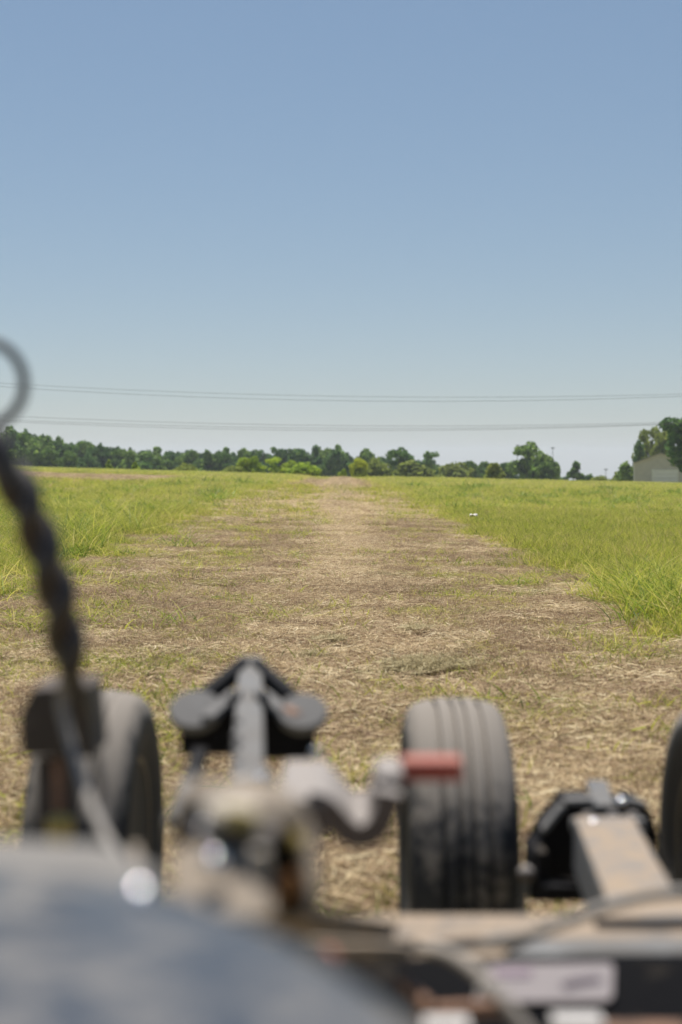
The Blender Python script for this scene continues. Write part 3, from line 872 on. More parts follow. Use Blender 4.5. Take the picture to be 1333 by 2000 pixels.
# ------------------------------------------------------------------ shed behind the field
def shed():
    d = 172.0
    c0 = P(1240, 947, d); xL = c0.x
    zb = tz(xL + 3, d) - 0.1
    ze = P(1240, 905, d).z; zp = P(1291, 886, d).z
    xP = P(1291, 886, d).x; xR = xP + (xP - xL)
    root = empty('garage_shed', (xP, d, zb))
    tag(root, 'beige gabled garage shed with a pale roller door at the right edge of the field', 'shed')
    L = 9.0
    mb = MB(); mb.prism([Vector((xL, d, zb)), Vector((xR, d, zb)), Vector((xR, d, ze)), Vector((xP, d, zp)), Vector((xL, d, ze))], L)
    mb.build('wall', M['wall'], root)
    mb = MB()
    nr = 30
    for i in range(nr + 1):
        xr_ = xL + (xR - xL) * i / nr
        zt_ = zp - (zp - ze) * abs(xr_ - xP) / (xP - xL)
        if abs(xr_ - xL) > 0.1 and abs(xr_ - xR) > 0.1:
            mb.box((xr_, d - 0.012, (zb + zt_) / 2), (0.05, 0.03, zt_ - zb - 0.05))
    mb.build('cladding_ribs', M['wall'], root)
    mb = MB()
    t = 0.12; oh = 0.22
    for s, xe in ((-1, xL), (1, xR)):
        sl = (zp - ze) / abs(xP - xe)
        a = Vector((xP, d - 0.25, zp + 0.02)); b_ = Vector((xe + s * oh, d - 0.25, ze - oh * sl + 0.02))
        mb.prism([a, b_, b_ + Vector((0, 0, t)), a + Vector((0, 0, t))], L + 0.5)
    mb.build('roof', M['roof'], root)
    x0 = P(1276, 940, d).x; x1 = P(1322, 940, d).x; z1 = P(1290, 919, d).z
    door = MB()
    nz = 6; hh = (z1 - zb) / nz
    for i in range(nz):
        door.box(((x0 + x1) / 2, d - 0.05, zb + hh * (i + 0.5)), (x1 - x0, 0.06, hh - 0.03), bev=0.01)
    door.build('garage_door', M['door'], root)
    fr = MB()
    fr.box((x0 - 0.07, d - 0.05, (zb + z1) / 2), (0.12, 0.1, z1 - zb)); fr.box((x1 + 0.07, d - 0.05, (zb + z1) / 2), (0.12, 0.1, z1 - zb))
    fr.box(((x0 + x1) / 2, d - 0.05, z1 + 0.06), (x1 - x0 + 0.26, 0.1, 0.12))
    fr.build('door_frame', M['trim'], root)
    cp = MB(); cp.box((xL - 0.02, d - 0.02, (zb + ze) / 2), (0.12, 0.12, ze - zb)); cp.build('corner_trim', M['trim'], root)
    root.rotation_euler = (0, 0, -R(12.8))
shed()

# thin masts and overhead wires
def mast(px, top, d, label, w=0.09):
    x0 = P(px, 905, d).x; zb = tz(x0, d); zt = P(px, top, d).z
    root = empty('light_mast', (x0, d, zb)); tag(root, label, 'mast', 'thin masts on the skyline')
    mb = MB(); mb.tube([(x0, d, zb), (x0, d, zt)], [w * 1.4, w * 0.8], 10); mb.build('pole', M['wire'], root)
    mb = MB(); mb.box((x0, d, zt + 0.12), (0.75, 0.3, 0.24), bev=0.03); mb.build('lamp_head', M['wire'], root)
mast(1011, 871, 320, 'thin mast with a small lamp head left of the large lone tree', 0.07)
mast(1080, 876, 320, 'thin mast with a small lamp head right of the large lone tree', 0.07)
mast(1184, 918, 320, 'short thin mast over the bushes between the cone tree and the shed', 0.06)

def wire(label, xm, ym, a, d, r, group):
    mb = MB()
    pts = [P(px, ym - a * (px - xm) ** 2, d) for px in range(-2600, 4300, 150)]
    mb.tube(pts, r, 6)
    o = mb.build('overhead_wire', M['wire'])
    tag(o, label, 'wire', group)
wire('upper line of the higher pair of overhead wires', 900, 776, 3.4e-5, 100, 0.010, 'overhead wires across the sky')
wire('lower line of the higher pair of overhead wires', 840, 784, 4.1e-5, 96, 0.011, 'overhead wires across the sky')
wire('top line of the lower bundle of overhead wires', 820, 832, 3.0e-5, 104, 0.011, 'overhead wires across the sky')
wire('middle line of the lower bundle of overhead wires', 760, 837, 3.1e-5, 100, 0.011, 'overhead wires across the sky')
wire('bottom line of the lower bundle of overhead wires', 720, 841, 3.6e-5, 96, 0.011, 'overhead wires across the sky')

# scrap of litter at the right edge of the mown strip
mb = MB()
lx, ly = 2.70, 29.0
lz = tz(lx, ly) + 0.12
rr = random.Random(5)
grid = [[mb.bm.verts.new((lx + (i - 2) * 0.04 + rr.uniform(-.01, .01), ly + (j - 1.5) * 0.04, lz + rr.uniform(0, 0.05) + 0.02 * (j % 2))) for i in range(5)] for j in range(4)]
for j in range(3):
    for i in range(4):
        mb.bm.faces.new((grid[j][i], grid[j][i + 1], grid[j + 1][i + 1], grid[j + 1][i]))
o = mb.build('plastic_scrap', M['white'], None, True)
so = o.modifiers.new('thick', 'SOLIDIFY'); so.thickness = 0.004
tag(o, 'crumpled white plastic scrap at the edge of the green grass', 'litter')

# ------------------------------------------------------------------ towed mower
mower = empty('towed_mower', (0.0, 2.3, 0.0))
tag(mower, 'dusty black towed mower with ribbed tyres filling the foreground', 'mower')

def wheel(cx, cy, r=0.35, w=0.22, cz=None, dep=0.013):
    cz = r if cz is None else cz
    rim = MB()
    c = Vector((cx, cy, cz)); ax = (1, 0, 0); h = w / 2
    rim.lathe(c, ax, [(0.05, -h * 0.55), (0.05, -h * 0.35), (0.11, -h * 0.3), (0.17, -h * 0.45), (0.19, -h * 0.8), (0.205, -h * 0.82), (0.205, h * 0.82), (0.19, h * 0.8), (0.17, h * 0.45), (0.11, h * 0.3), (0.05, h * 0.35), (0.05, h * 0.55)], 40)
    for sx in (-1, 1):
        for k in range(5):
            a = k * 2 * math.pi / 5
            rim.lathe(c + Vector((sx * h * 0.30, 0.08 * math.cos(a), 0.08 * math.sin(a))), (sx, 0, 0), [(0.011, 0), (0.011, 0.02), (0.007, 0.022)], 6)
    ro = rim.build('wheel', M['rimsteel'], mower, autosmooth=True)
    # ribbed tread: four grooves round the tyre
    prof = [(0.20, -h * 0.78), (0.235, -h * 0.93), (0.285, -h * 0.99), (r - 0.055, -h * 0.97), (r - 0.028, -h * 0.90)]
    edges = [-0.80, -0.40, -0.10, 0.12, 0.42, 0.80]
    g = 0.036
    def cr(t): return r - 0.026 * abs(t) ** 2.6
    for i in range(5):
        a, b_ = edges[i] + (g if i else 0), edges[i + 1] - (g if i < 4 else 0)
        for t in (a, a + 0.03, b_ - 0.03, b_):
            prof.append((cr(t) - (0.002 if t in (a, b_) else 0), t * h))
        if i < 4:
            prof.append((cr(b_) - dep, (b_ + 0.012) * h)); prof.append((cr(b_) - dep, (edges[i + 1] + g - 0.012) * h))
    prof += [(r - 0.028, h * 0.90), (r - 0.055, h * 0.97), (0.285, h * 0.99), (0.235, h * 0.93), (0.20, h * 0.78)]
    t = MB(); t.lathe(c, ax, prof, 96)
    to = t.build('tyre', M['tyre'], None, autosmooth=True)
    to.parent = ro; to.location = (0, 0, 0)
    return ro
wheel(0.241, 3.0, w=0.218)
wheel(-0.535, 3.1, dep=0.004)
wheel(0.850, 3.0, w=0.22)

# cross beam at the bottom right
def quad_bar(a0, a1, b0, b1, thick, name, mat, bev=0.004, parent=mower):
    """bar with its top face through four points (front left, front right, back right, back left)"""
    mb = MB()
    dn = Vector((0, 0, -thick))
    v = mb.hexa([a0 + dn, a1 + dn, b1 + dn, b0 + dn, a0, a1, b1, b0])
    es = set(e for q in v for e in q.link_edges)
    bmesh.ops.bevel(mb.bm, geom=list(es), offset=bev, segments=2, profile=0.6, affect='EDGES')
    return mb.build(name, mat, parent)

zB = P(900, 1785, 1.9).z
def at_z(px, py, z):                    # point at height z seen at the pixel
    v = P(px, py, 1.0) - Vector((0, 0, CAM_Z))
    return Vector((0, 0, CAM_Z)) + v * ((z - CAM_Z) / v.z)
f0, f1 = Vector((-0.02, 1.795, zB)), Vector((0.66, 1.795, zB))
quad_bar(f0, f1, Vector((-0.02, 1.905, zB)), Vector((0.66, 1.905, zB)), 0.17, 'cross_beam', M['beam'], 0.008)
# raised deck at the right in front of the sloping tube
zD = zB + 0.014
quad_bar(Vector((0.33, 1.84, zD)), Vector((0.66, 1.84, zD + 0.002)), Vector((0.35, 1.90, zD)), Vector((0.66, 1.94, zD + 0.008)), 0.012, 'deck_plate', M['tan'], 0.004)
quad_bar(Vector((0.20, 1.742, zB + 0.000)), Vector((0.66, 1.742, zB + 0.004)), Vector((0.25, 1.792, zB + 0.005)), Vector((0.66, 1.792, zB + 0.009)), 0.03, 'front_rail', M['greybar'], 0.008)
quad_bar(Vector((-0.02, 1.745, zB - 0.012)), Vector((0.19, 1.745, zB - 0.012)), Vector((-0.02, 1.79, zB - 0.008)), Vector((0.22, 1.79, zB - 0.008)), 0.03, 'front_rail', M['beam'], 0.006)
for k_, px_ in enumerate((720, 770, 1060, 1245)):
    mb = MB(); mb.lathe(P(px_, 1806, 1.86), (0, 0, 1), [(0.009, -0.004), (0.009, 0.004), (0.006, 0.007), (0.001, 0.008)], 6); mb.build('bolt', M['blackdust'], mower)
# lower rail
quad_bar(Vector((0.0, 1.60, 0.50)), Vector((0.6, 1.60, 0.50)), Vector((0.0, 1.66, 0.50)), Vector((0.6, 1.66, 0.50)), 0.05, 'lower_rail', M['black'], 0.006)
# slanting tan arms at the left of the beam
def bar(p, q, w, h, name, mat, bev=0.004, parent=mower):
    p, q = Vector(p), Vector(q)
    d_ = q - p; y_ = d_.normalized(); x_ = y_.cross(Vector((0, 0, 1))).normalized(); z_ = x_.cross(y_)
    rot = Matrix((x_, y_, z_)).transposed()
    mb = MB(); mb.box((p + q) / 2, (w, d_.length, h), rot, bev)
    return mb.build(name, mat, parent)
bar(P(440, 1757, 1.12), P(745, 1822, 1.62), 0.035, 0.022, 'link_arm', M['gear'])
bar(P(560, 1850, 1.20), P(790, 1858, 1.45), 0.022, 0.016, 'link_arm', M['gear'])
bar(P(520, 1810, 1.35), P(700, 1812, 1.62), 0.06, 0.02, 'guard_plate', M['blackdust'])
# decal standing proud on an apron added and sloped so the sun lights it
dl = 1.735
mb = MB()
def AP(px, py, off=0.0):               # point of the apron plane (45 degrees) seen at the pixel, raised by off
    v = P(px, py, 1.0) - Vector((0, 0, CAM_Z))
    n_ = Vector((0, -1, 1)).normalized(); a0 = Vector((0, 1.742, 0.595)) + n_ * off
    t_ = (a0 - Vector((0, 0, CAM_Z))).dot(n_) / v.dot(n_)
    return Vector((0, 0, CAM_Z)) + v * t_
def slab(pts_, off, th, bev=0.0):
    mb_ = MB(); n_ = Vector((0, -1, 1)).normalized()
    a_ = [mb_.bm.verts.new(AP(x_, y_, off)) for x_, y_ in pts_]; b2 = [mb_.bm.verts.new(AP(x_, y_, off) - n_ * th) for x_, y_ in pts_]
    mb_.bm.faces.new(a_); mb_.bm.faces.new(b2[::-1])
    for i_ in range(len(a_)): mb_.bm.faces.new((a_[i_], b2[i_], b2[(i_ + 1) % len(a_)], a_[(i_ + 1) % len(a_)]))
    return mb_
slab([(560, 1872), (1420, 1868), (1420, 2030), (560, 2030)], 0.0, 0.008).build('apron', M['black'], mower)
mb = slab([(926, 1950), (934, 1957), (1188, 1954), (1197, 1944), (1199, 1888), (1192, 1880), (962, 1883), (950, 1892)], 0.005, 0.004)
lab = mb.build('warning_label', M['label'], mower)
lab['label'] = 'pale pink and white sticker with faded dark printing'
mb = MB()
mb = slab([(1095, 1921), (1120, 1912), (1170, 1905), (1176, 1915), (1140, 1922), (1105, 1930)], 0.0062, 0.001)
ink = mb.build('print', M['ink'], None); ink.parent = lab
mb = MB()
mb = slab([(966, 1892), (1040, 1891), (1038, 1906), (960, 1907)], 0.0062, 0.001)
ink2 = mb.build('print', M['ink_pink'], None); ink2.parent = lab
mb = MB(); mb.lathe(P(957, 1940, 1.52), (0, -1, 0.4), [(0.014, 0), (0.015, 0.006), (0.010, 0.014), (0.002, 0.016)], 20); mb.build('cap', M['white'], mower, autosmooth=True)
bar(P(785, 1915, 1.50), P(840, 1965, 1.44), 0.014, 0.010, 'strap', M['rust'])
bar(P(815, 1978, 1.46), P(1000, 1966, 1.50), 0.016, 0.014, 'brace', M['rust'])
mb = MB(); mb.box(P(872, 2004, 1.36), (0.044, 0.03, 0.010), bev=0.002); mb.build('plastic_tab', M['white'], mower)
mb = MB(); mb.box(P(1128, 2000, 1.45), (0.052, 0.03, 0.014), bev=0.002); mb.build('plastic_tab', M['white'], mower)
mb = MB(); mb.box(P(1262, 2016, 1.45), (0.085, 0.03, 0.012), bev=0.002); mb.build('rusty_bracket', M['rust'], mower)
mb = MB(); mb.box(P(648, 1862, 1.12), (0.011, 0.012, 0.004), Matrix.Rotation(0.7, 3, 'Y'), bev=0.001); mb.build('reflector', M['red'], mower)

# hoses lying over the beam
mb = MB(); mb.tube([P(1420, 1740, 1.62), P(1333, 1742, 1.62), P(1250, 1752, 1.62), P(1170, 1775, 1.60), P(1090, 1806, 1.58), P(1010, 1832, 1.58), P(900, 1846, 1.6), P(800, 1850, 1.62), P(730, 1835, 1.68)], 0.0068, 14, 8)
mb.build('hose', M['greyhose'], mower, True)
mb = MB(); mb.tube([P(700, 1842, 1.60), P(790, 1848, 1.52), P(870, 1862, 1.44), P(930, 1897, 1.38), P(975, 1945, 1.34), P(1015, 1995, 1.32), P(1060, 2060, 1.30)], 0.0072, 14, 8)
mb.build('hose', M['hose'], mower, True)
mb = MB(); mb.tube([P(500, 1765, 1.25), P(600, 1805, 1.4), P(680, 1830, 1.5), P(740, 1838, 1.6)], 0.006, 12, 6)
mb.build('hose', M['hose'], mower, True)

# right hand coupling: arched black guard, flange, dusty square tube, stub
def px_poly(pts, d): return [P(a, b_, d) for a, b_ in pts]
outer = [(1036, 1762), (1038, 1668), (1058, 1650), (1062, 1622), (1090, 1600), (1104, 1568), (1162, 1566), (1166, 1582), (1226, 1582), (1230, 1566), (1262, 1574), (1272, 1612), (1286, 1640), (1292, 1700), (1312, 1745), (1312, 1762)]
mb = MB(); mb.prism(px_poly(outer, 2.52), 0.10, 0.004); mb.build('bracket_plate', M['black'], mower)
bar(P(1060, 1622, 2.50), P(1100, 1572, 2.50), 0.03, 0.010, 'bracket_edge', M['pad'])  # grey bars colour the black bracket's top edges as lit
bar(P(1102, 1564, 2.50), P(1160, 1562, 2.50), 0.03, 0.010, 'bracket_edge', M['pad'])
bar(P(1230, 1562, 2.50), P(1262, 1572, 2.50), 0.03, 0.010, 'bracket_edge', M['pad'])
bar(P(1264, 1580, 2.50), P(1284, 1640, 2.50), 0.03, 0.008, 'bracket_edge', M['black'])
mb = MB(); mb.box(P(1056, 1690, 2.48), (0.018, 0.05, 0.06), bev=0.003); mb.build('bracket_lug', M['black'], mower)
mb = MB(); mb.box(P(1100, 1735, 2.45), (0.075, 0.05, 0.022), bev=0.003); mb.build('bracket_foot', M['black'], mower)
quad_bar(P(1085, 1612, 2.62), P(1160, 1575, 2.62), P(1112, 1560, 2.85), P(1175, 1552, 2.85), 0.02, 'back_shield', M['tan'])
quad_bar(Vector((0.368, 1.93, 0.592)), Vector((0.472, 1.93, 0.592)), Vector((0.402, 2.44, 0.592)), Vector((0.506, 2.44, 0.592)), 0.10, 'square_tube', M['tan'], 0.008)
mb = MB(); mb.box(P(1188, 1612, 2.44) + Vector((0, 0, 0)), (0.128, 0.03, 0.026), bev=0.008); mb.build('flange', M['pad'], mower)
for px, py in ((1150, 1618), (1160, 1611), (1221, 1614), (1234, 1620)):
    mb = MB(); mb.lathe(P(px, py, 2.40), (0, -0.25, 1), [(0.0085, 0), (0.0085, 0.006), (0.006, 0.009), (0.002, 0.010)], 12); mb.build('bolt', M['bolt'], mower, True)
for px in (1147, 1197, 1235):
    mb = MB(); mb.lathe(P(px, 1597, 2.47), (0, -1, 0.3), [(0.011, 0), (0.011, 0.010), (0.006, 0.014)], 14); mb.build('bolt', M['silver'], mower, autosmooth=True)
mb = MB(); mb.lathe(P(1214, 1568, 2.50), (0, -0.3, 1), [(0.010, 0), (0.010, 0.007), (0.004, 0.011)], 12); mb.build('bolt', M['bolt'], mower, True)
bar(P(1180, 1580, 2.50), P(1166, 1530, 2.75), 0.040, 0.014, 'stub_bar', M['greybar'])
bar(P(1022, 1790, 2.3), P(1026, 1706, 2.3), 0.012, 0.012, 'grease_stem', M['greybar'])
mb = MB(); mb.lathe(P(1028, 1706, 2.3), (0, 0, 1), [(0.004, -0.013), (0.011, -0.008), (0.014, 0), (0.011, 0.008), (0.004, 0.013)], 16); mb.build('grease_cap', M['silver'], mower, True)

# centre: mast bar with two round plates
bar(P(484, 1541, 1.86), P(490, 1293, 2.62), 0.044, 0.024, 'mast_bar', M['greybar'])
for px, py in ((466, 1419), (461, 1472), (462, 1448)):
    dd = 2.05 if py < 1430 else 1.95
    mb = MB(); mb.lathe(P(px, py, dd) + Vector((0, 0, 0.004)), (0, 0, 1), [(0.006, 0), (0.006, 0.004), (0.004, 0.007), (0.001, 0.008)], 12); mb.build('bolt', M['greybar'], mower, True)
def plate(px, py, d, r, name, mat, tilt=0.62):
    ax = Vector((0, -math.sin(tilt), math.cos(tilt)))
    mb = MB(); mb.lathe(P(px, py, d), ax, [(r * 0.97, -0.012), (r, -0.008), (r, 0.0), (r * 0.95, 0.004), (0.004, 0.005)], 36)
    return mb.build(name, mat, mower, autosmooth=True)
plate(382, 1386, 2.25, 0.042, 'round_plate', M['pad'])
plate(592, 1390, 2.20, 0.039, 'round_plate', M['pad'])
# black arms from the bar's far end out to the plates
for s, a, b_ in ((-1, (478, 1300), (398, 1366)), (1, (500, 1302), (572, 1366))):
    bar(P(*a, 2.56), P(*b_, 2.3), 0.020, 0.030, 'side_arm', M['black'])
bar(P(462, 1352, 2.30), P(405, 1405, 2.22), 0.024, 0.012, 'gusset', M['pad'])
bar(P(508, 1352, 2.30), P(566, 1400, 2.20), 0.024, 0.012, 'gusset', M['pad'])
mb = MB(); mb.prism(px_poly([(455, 1352), (462, 1475), (352, 1475), (352, 1424), (398, 1420)], 2.26), 0.05, 0.004); mb.build('side_box', M['black'], mower)
mb = MB(); mb.prism(px_poly([(510, 1352), (560, 1402), (618, 1424), (614, 1482), (512, 1484)], 2.24), 0.05, 0.004); mb.build('side_box', M['black'], mower)
bar(P(560, 1382, 2.16), P(580, 1396, 2.12), 0.018, 0.006, 'rusty_patch', M['rust'])
bar(P(392, 1470, 2.2), P(372, 1530, 2.05), 0.024, 0.02, 'strut', M['black'])
bar(P(374, 1522, 2.05), P(338, 1606, 1.75), 0.020, 0.018, 'strut', M['greybar'])
mb = MB(); mb.lathe(P(512, 1520, 1.9), (0, -0.5, 1), [(0.018, -0.02), (0.018, 0), (0.011, 0.003), (0.011, 0.012), (0.003, 0.014)], 20); mb.build('nut', M['greybar'], mower, autosmooth=True)
mb = MB(); mb.lathe(P(508, 1526, 1.84), (0, -0.4, 1), [(0.008, 0), (0.008, 0.006), (0.004, 0.010), (0.001, 0.011)], 14); mb.build('bolt', M['bolt'], mower, True)
mb = MB(); mb.lathe(P(381, 1520, 1.9), (0, -0.4, 1), [(0.010, 0), (0.010, 0.006), (0.004, 0.010), (0.001, 0.011)], 14); mb.build('bolt', M['greybar'], mower, True)
mb = MB(); mb.lathe(P(618, 1470, 1.9), (0, -0.3, 1), [(0.008, 0), (0.007, 0.005), (0.003, 0.008), (0.001, 0.009)], 14); mb.build('bolt', M['bolt'], mower, True)

# gearbox under the dust
gb = MB()
v_ = gb.hexa([P(330, 1800, 0.985), P(535, 1800, 0.985), P(520, 1800, 1.19), P(345, 1800, 1.19), P(338, 1652, 1.068), P(524, 1650, 1.068), P(515, 1646, 1.19), P(350, 1646, 1.19)])
bmesh.ops.bevel(gb.bm, geom=list(set(e for q in v_ for e in q.link_edges)), offset=0.005, segments=2, affect='EDGES')
gb.build('gearbox', M['gear_front'], mower)
mb = MB(); mb.prism(px_poly([(326, 1640), (330, 1612), (372, 1600), (420, 1604), (520, 1606), (545, 1614), (548, 1638), (430, 1641)], 1.10), 0.12, 0.005); mb.build('gearbox_flange', M['gear'], mower)
mb = MB(); mb.lathe(P(468, 1608, 1.15), (0, 0.05, 1), [(0.055, 0), (0.054, 0.008), (0.047, 0.020), (0.034, 0.029), (0.015, 0.033), (0.002, 0.034)], 40); mb.build('gearbox_cap', M['gear'], mower, True)
mb = MB(); mb.lathe(P(405, 1612, 1.12), (0, 0.1, 1), [(0.028, 0), (0.026, 0.02), (0.018, 0.032), (0.003, 0.036)], 28); mb.build('gearbox_boss', M['gear'], mower, True)
mb = MB(); mb.lathe(P(452, 1598, 1.08), (0, -0.2, 1), [(0.022, 0), (0.020, 0.010), (0.010, 0.014), (0.002, 0.015)], 24); mb.build('filler_plug', M['gear_pale'], mower, autosmooth=True)
mb = MB(); mb.box(P(470, 1598, 1.055), (0.026, 0.01, 0.012), Matrix.Rotation(0.2, 3, 'Y'), bev=0.002); mb.build('yellow_mark', M['yellow'], mower)
mb = MB(); mb.box(P(508, 1702, 1.04), (0.012, 0.02, 0.036), bev=0.003); mb.build('edge_rib', M['gear_pale'], mower)
mb = MB(); mb.prism(px_poly([(345, 1628), (530, 1628), (530, 1665), (345, 1665)], 1.10), 0.08, 0.002); mb.build('flange_gap_shade', M['black'], mower)  # black block painted in for the shadow gap under the flange
for k_, (bx, by, bd) in enumerate(((350, 1606, 1.12), (520, 1600, 1.12), (432, 1560, 1.20), (505, 1566, 1.20), (400, 1622, 1.09))):
    mb = MB(); mb.lathe(P(bx, by, bd), (0, -0.15, 1), [(0.0075, -0.006), (0.0075, 0.004), (0.005, 0.007), (0.001, 0.008)], 8); mb.build('bolt', M['blackdust'] if k_ % 2 else M['bolt'], mower, autosmooth=True)
mb = MB(); mb.prism(px_poly([(420, 1606), (452, 1612), (446, 1642), (414, 1640)], 1.065), 0.02, 0.002); mb.build('recess_shade', M['black'], mower)  # raised black patch painting the shade of a recess
# curved pipe guard over the dark opening
mb = MB(); mb.tube([P(520, 1600, 1.22), P(565, 1606, 1.22), P(592, 1640, 1.21), P(606, 1690, 1.19), P(612, 1745, 1.17), P(606, 1790, 1.16)], [0.018, 0.016, 0.012, 0.008, 0.007, 0.006], 16, 6)
mb.build('curved_guard', M['gear'], mower, True)
mb = MB(); mb.tube([P(538, 1606, 1.195), P(566, 1620, 1.19), P(584, 1655, 1.18)], 0.0065, 10, 5); mb.build('yellow_stripe', M['yellow'], mower, True)
mb = MB(); mb.prism(px_poly([(524, 1640), (560, 1642), (592, 1680), (606, 1740), (602, 1790), (524, 1790)], 1.20), 0.04, 0.004); mb.build('opening_shade', M['black'], mower)  # black sheet painting the dark shade inside the opening
mb = MB(); mb.lathe(P(557, 1727, 1.19), (0, -1, 0.3), [(0.013, 0), (0.012, 0.006), (0.006, 0.010), (0.001, 0.011)], 18); mb.build('knob', M['orange'], mower, True)
mb = MB(); mb.lathe(P(418, 1688, 1.02), (0, -0.35, 1), [(0.009, 0), (0.008, 0.005), (0.005, 0.009), (0.001, 0.010)], 18); mb.build('bolt', M['bolt'], mower, True)  # shiny bolt head added for a second round sun glint
mb = MB(); mb.lathe(P(520, 1636, 1.05), (0, -0.3, 1), [(0.008, 0), (0.008, 0.005), (0.003, 0.009)], 14); mb.build('bolt', M['silver'], mower, True)

# pale S shaped hook with its red gripped lever
mb = MB()
mb.box((P(592, 1570, 1.52).x, 1.635, P(592, 1564, 1.52).z - 0.024), (0.058, 0.21, 0.048), bev=0.010)
mb.build('hook_block', M['silver'], mower)
pth = [(604, 1540), (630, 1545), (653, 1565), (678, 1592), (705, 1602), (732, 1588), (749, 1556), (757, 1520)]
def strap_mesh(path, d, half, dep, name, mat):
    pts = [P(a, b_, d) for a, b_ in path]
    pts, _ = spline(pts, [1] * len(pts), 5)
    mb = MB(); L_ = []
    for i, p_ in enumerate(pts):
        t = (pts[min(i + 1, len(pts) - 1)] - pts[max(i - 1, 0)]).normalized()
        nn = Vector((-t.z, 0, t.x))
        f = Vector((0, 1, 0))
        L_.append([mb.bm.verts.new(q) for q in (p_ - nn * half - f * dep / 2, p_ + nn * half - f * dep / 2, p_ + nn * half + f * dep / 2, p_ - nn * half + f * dep / 2)])
    for a, b_ in zip(L_, L_[1:]):
        for k in range(4): mb.bm.faces.new((a[k], a[(k + 1) % 4], b_[(k + 1) % 4], b_[k]))
    mb.bm.faces.new(L_[0][::-1]); mb.bm.faces.new(L_[-1])
    bmesh.ops.bevel(mb.bm, geom=[e for e in mb.bm.edges], offset=0.0025, segments=1, affect='EDGES') if False else None
    return mb.build(name, mat, mower, autosmooth=True)
strap_mesh(pth, 1.61, 0.0135, 0.15, 'curved_hook', M['silver'])
mb = MB(); mb.box(P(760, 1528, 1.62), (0.030, 0.10, 0.040), bev=0.006); mb.build('hook_end', M['silver'], mower)
mb = MB(); mb.box(P(843, 1500, 1.66), (0.070, 0.042, 0.024), bev=0.004); g_ = mb.build('lever_grip', M['red'], mower)

# left: brown box on its post, yellow rod
mb = MB(); mb.prism(px_poly([(62, 1345), (172, 1340), (186, 1480), (40, 1478), (36, 1400)], 1.70), 0.10, 0.004); mb.build('control_box', M['brown'], mower)
bar(P(112, 1640, 1.72), P(112, 1478, 1.74), 0.05, 0.02, 'box_post', M['brown'])
bar(P(116, 1592, 1.70), P(112, 1480, 1.71), 0.012, 0.008, 'amber_rod', M['rust'])
mb = MB(); mb.lathe(P(118, 1650, 1.66), (0, 0, 1), [(0.014, 0), (0.016, 0.010), (0.016, 0.030), (0.008, 0.036)], 18); mb.build('yellow_cap', M['yellow'], mower, autosmooth=True)
bar(P(268, 1690, 1.25), P(264, 1655, 1.30), 0.010, 0.010, 'small_lug', M['gear_front'])

# ------------------------------------------------------------------ rounded cover at the bottom left
def hood():
    root = empty('machine_cover', (-0.25, 0.7, 0.8))
    tag(root, 'large rounded grey blue metal cover, scuffed and dusty, out of focus at the bottom left', 'cover')
    zt = 0.944
    outline = []
    right = [(-0.60, 0.965), (-0.40, 0.965), (-0.24, 0.960), (-0.155, 0.935), (-0.09, 0.895), (-0.035, 0.835), (0.004, 0.78), (0.045, 0.70), (0.085, 0.60), (0.095, 0.50), (0.055, 0.40), (0.03, 0.33), (-0.04, 0.28), (-0.15, 0.26), (-0.4, 0.26), (-0.60, 0.26)]
    pts = [Vector((a, b_, 0)) for a, b_ in right]
    pts, _ = spline(pts, [1] * len(pts), 4)
    cen = Vector((-0.33, 0.6, 0))
    prof = [(1.0, -0.22), (1.0, -0.05), (0.992, -0.028), (0.972, -0.012), (0.94, -0.003), (0.89, 0.0), (0.80, 0.004), (0.65, 0.010), (0.45, 0.014), (0.22, 0.016), (0.02, 0.016)]
    mb = MB(); rings = []
    for s, dz in prof:
        rings.append([mb.bm.verts.new((cen.x + (p_.x - cen.x) * s, cen.y + (p_.y - cen.y) * s, zt - 0.010 + dz)) for p_ in pts])
    n = len(pts)
    for a, b_ in zip(rings, rings[1:]):
        for k in range(n): mb.bm.faces.new((a[k], a[(k + 1) % n], b_[(k + 1) % n], b_[k]))
    mb.bm.faces.new(rings[-1])
    mb.build('cover_panel', M['hood'], root, autosmooth=True)
    # raised rim along the back, its flat top tipped a little towards the camera
    e1 = [(-0.62, 0.0), (-0.23, 0.0), (-0.165, -0.012), (-0.125, -0.035)]
    mb = MB(); ring_ = []
    for x_, dy_ in e1:
        k_ = 0.010 if x_ == -0.125 else 0.0
        ring_.append([mb.bm.verts.new(v_) for v_ in ((x_, 0.930 + dy_, zt - 0.02), (x_, 0.930 + dy_, zt - 0.020 - k_), (x_, 0.936 + dy_, zt - 0.014 - k_), (x_, 0.990 + dy_, zt - 0.008 - k_), (x_, 1.000 + dy_, zt - 0.012 - k_), (x_, 1.000 + dy_, zt - 0.05))])
    for a_, b2 in zip(ring_, ring_[1:]):
        for k_ in range(6): mb.bm.faces.new((a_[k_], a_[(k_ + 1) % 6], b2[(k_ + 1) % 6], b2[k_]))
    mb.bm.faces.new(ring_[0][::-1]); mb.bm.faces.new(ring_[-1])
    mb.build('rim_band', M['rim_band'], root, autosmooth=True)
    mb = MB(); mb.lathe(P(275, 1746, 0.862) , (0, -0.1, 1), [(0.009, -0.004), (0.009, 0.001), (0.007, 0.004), (0.004, 0.006), (0.001, 0.0068)], 20)  # polished bolt head added as a small reflector for the sun glint
    mb.build('bolt', M['bolt'], root, True)
    return root
hood()

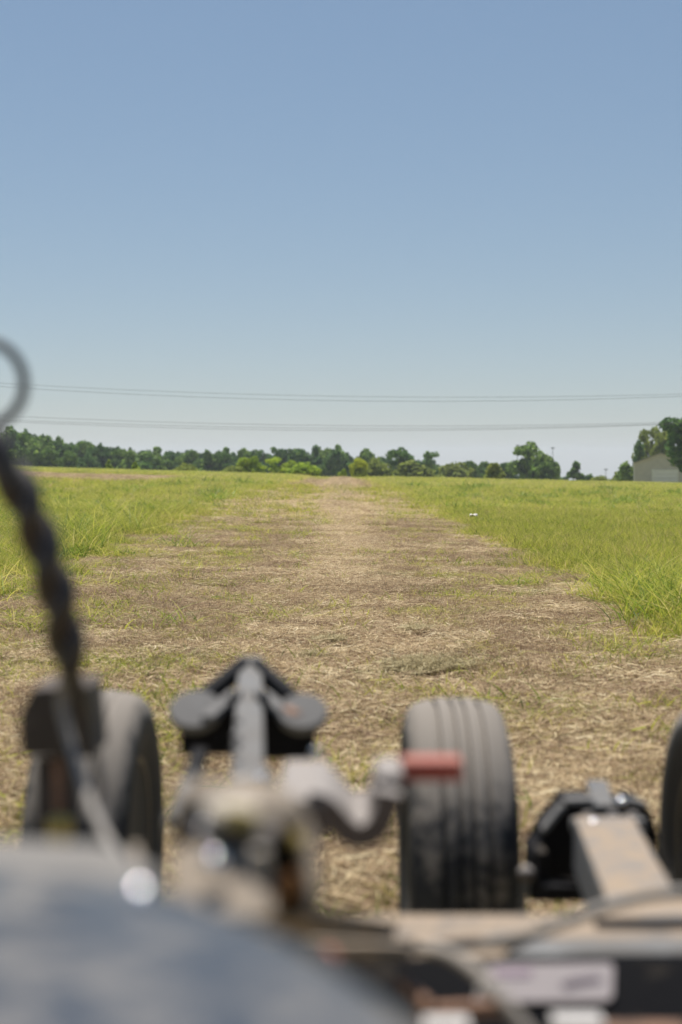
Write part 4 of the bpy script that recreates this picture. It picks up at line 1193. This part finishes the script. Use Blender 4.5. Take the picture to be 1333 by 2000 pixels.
# ------------------------------------------------------------------ twisted hoses and ring at the left edge
hb = empty('twisted_hoses', P(215, 1690, 1.05))
tag(hb, 'two black and rust coloured hoses twisted together, sweeping down from the left edge', 'hose')
cl = [P(-70, 800, 1.5), P(-14, 880, 1.5), P(42, 965, 1.5), P(80, 1060, 1.5), P(108, 1150, 1.5), P(126, 1240, 1.51), P(138, 1300, 1.52)]
cl, _ = spline(cl, [1] * len(cl), 10)
acc = 0
paths = ([], [])
for i, p_ in enumerate(cl):
    if i: acc += (cl[i] - cl[i - 1]).length
    t = (cl[min(i + 1, len(cl) - 1)] - cl[max(i - 1, 0)]).normalized()
    u = t.cross(Vector((0, 1, 0))).normalized(); w = t.cross(u)
    ang = acc / 0.056 * math.pi + 0.4
    rr_ = 0.0082
    for s in (0, 1):
        a = ang + s * math.pi
        paths[s].append(p_ + (u * math.cos(a) + w * math.sin(a)) * rr_)
ends = [[P(121, 1370, 1.54), P(138, 1450, 1.52), P(163, 1530, 1.46), P(200, 1620, 1.38), P(248, 1700, 1.28)],
        [P(164, 1370, 1.54), P(182, 1450, 1.54), P(196, 1540, 1.52), P(206, 1620, 1.48), P(214, 1720, 1.42)]]
for s, mat in ((0, M['twist']), (1, M['twist'])):
    last = paths[s][-1]
    # keep the strand that ends on the left going to the left branch
    e = ends[0] if (last.x <= paths[1 - s][-1].x) else ends[1]
    col_ = M['greyhose'] if e is ends[0] else M['twist']
    mb = MB()
    mb.tube(paths[s], 0.0140, 14)
    mb.build('hose', M['twist'], hb, True)
    mb = MB(); mb.tube([paths[s][-2], last] + e, [0.0135, 0.0120, 0.0060, 0.0048, 0.0048, 0.0048, 0.0048], 14, 8)
    mb.build('hose_end', col_, hb, True)

ring = MB()
rc = P(-36, 748, 1.7); rp_ = []
for k in range(0, 33):
    a = R(150 - k * 9.4)
    rp_.append(rc + Vector((math.cos(a) * 0.0500, 0.01 * k / 32, math.sin(a) * 0.0510)))
ring.tube(rp_, 0.0062, 12)
ro_ = ring.build('cable_loop', M['ring'], None, True)
tag(ro_, 'thin grey loop of cable against the sky at the left edge', 'cable')
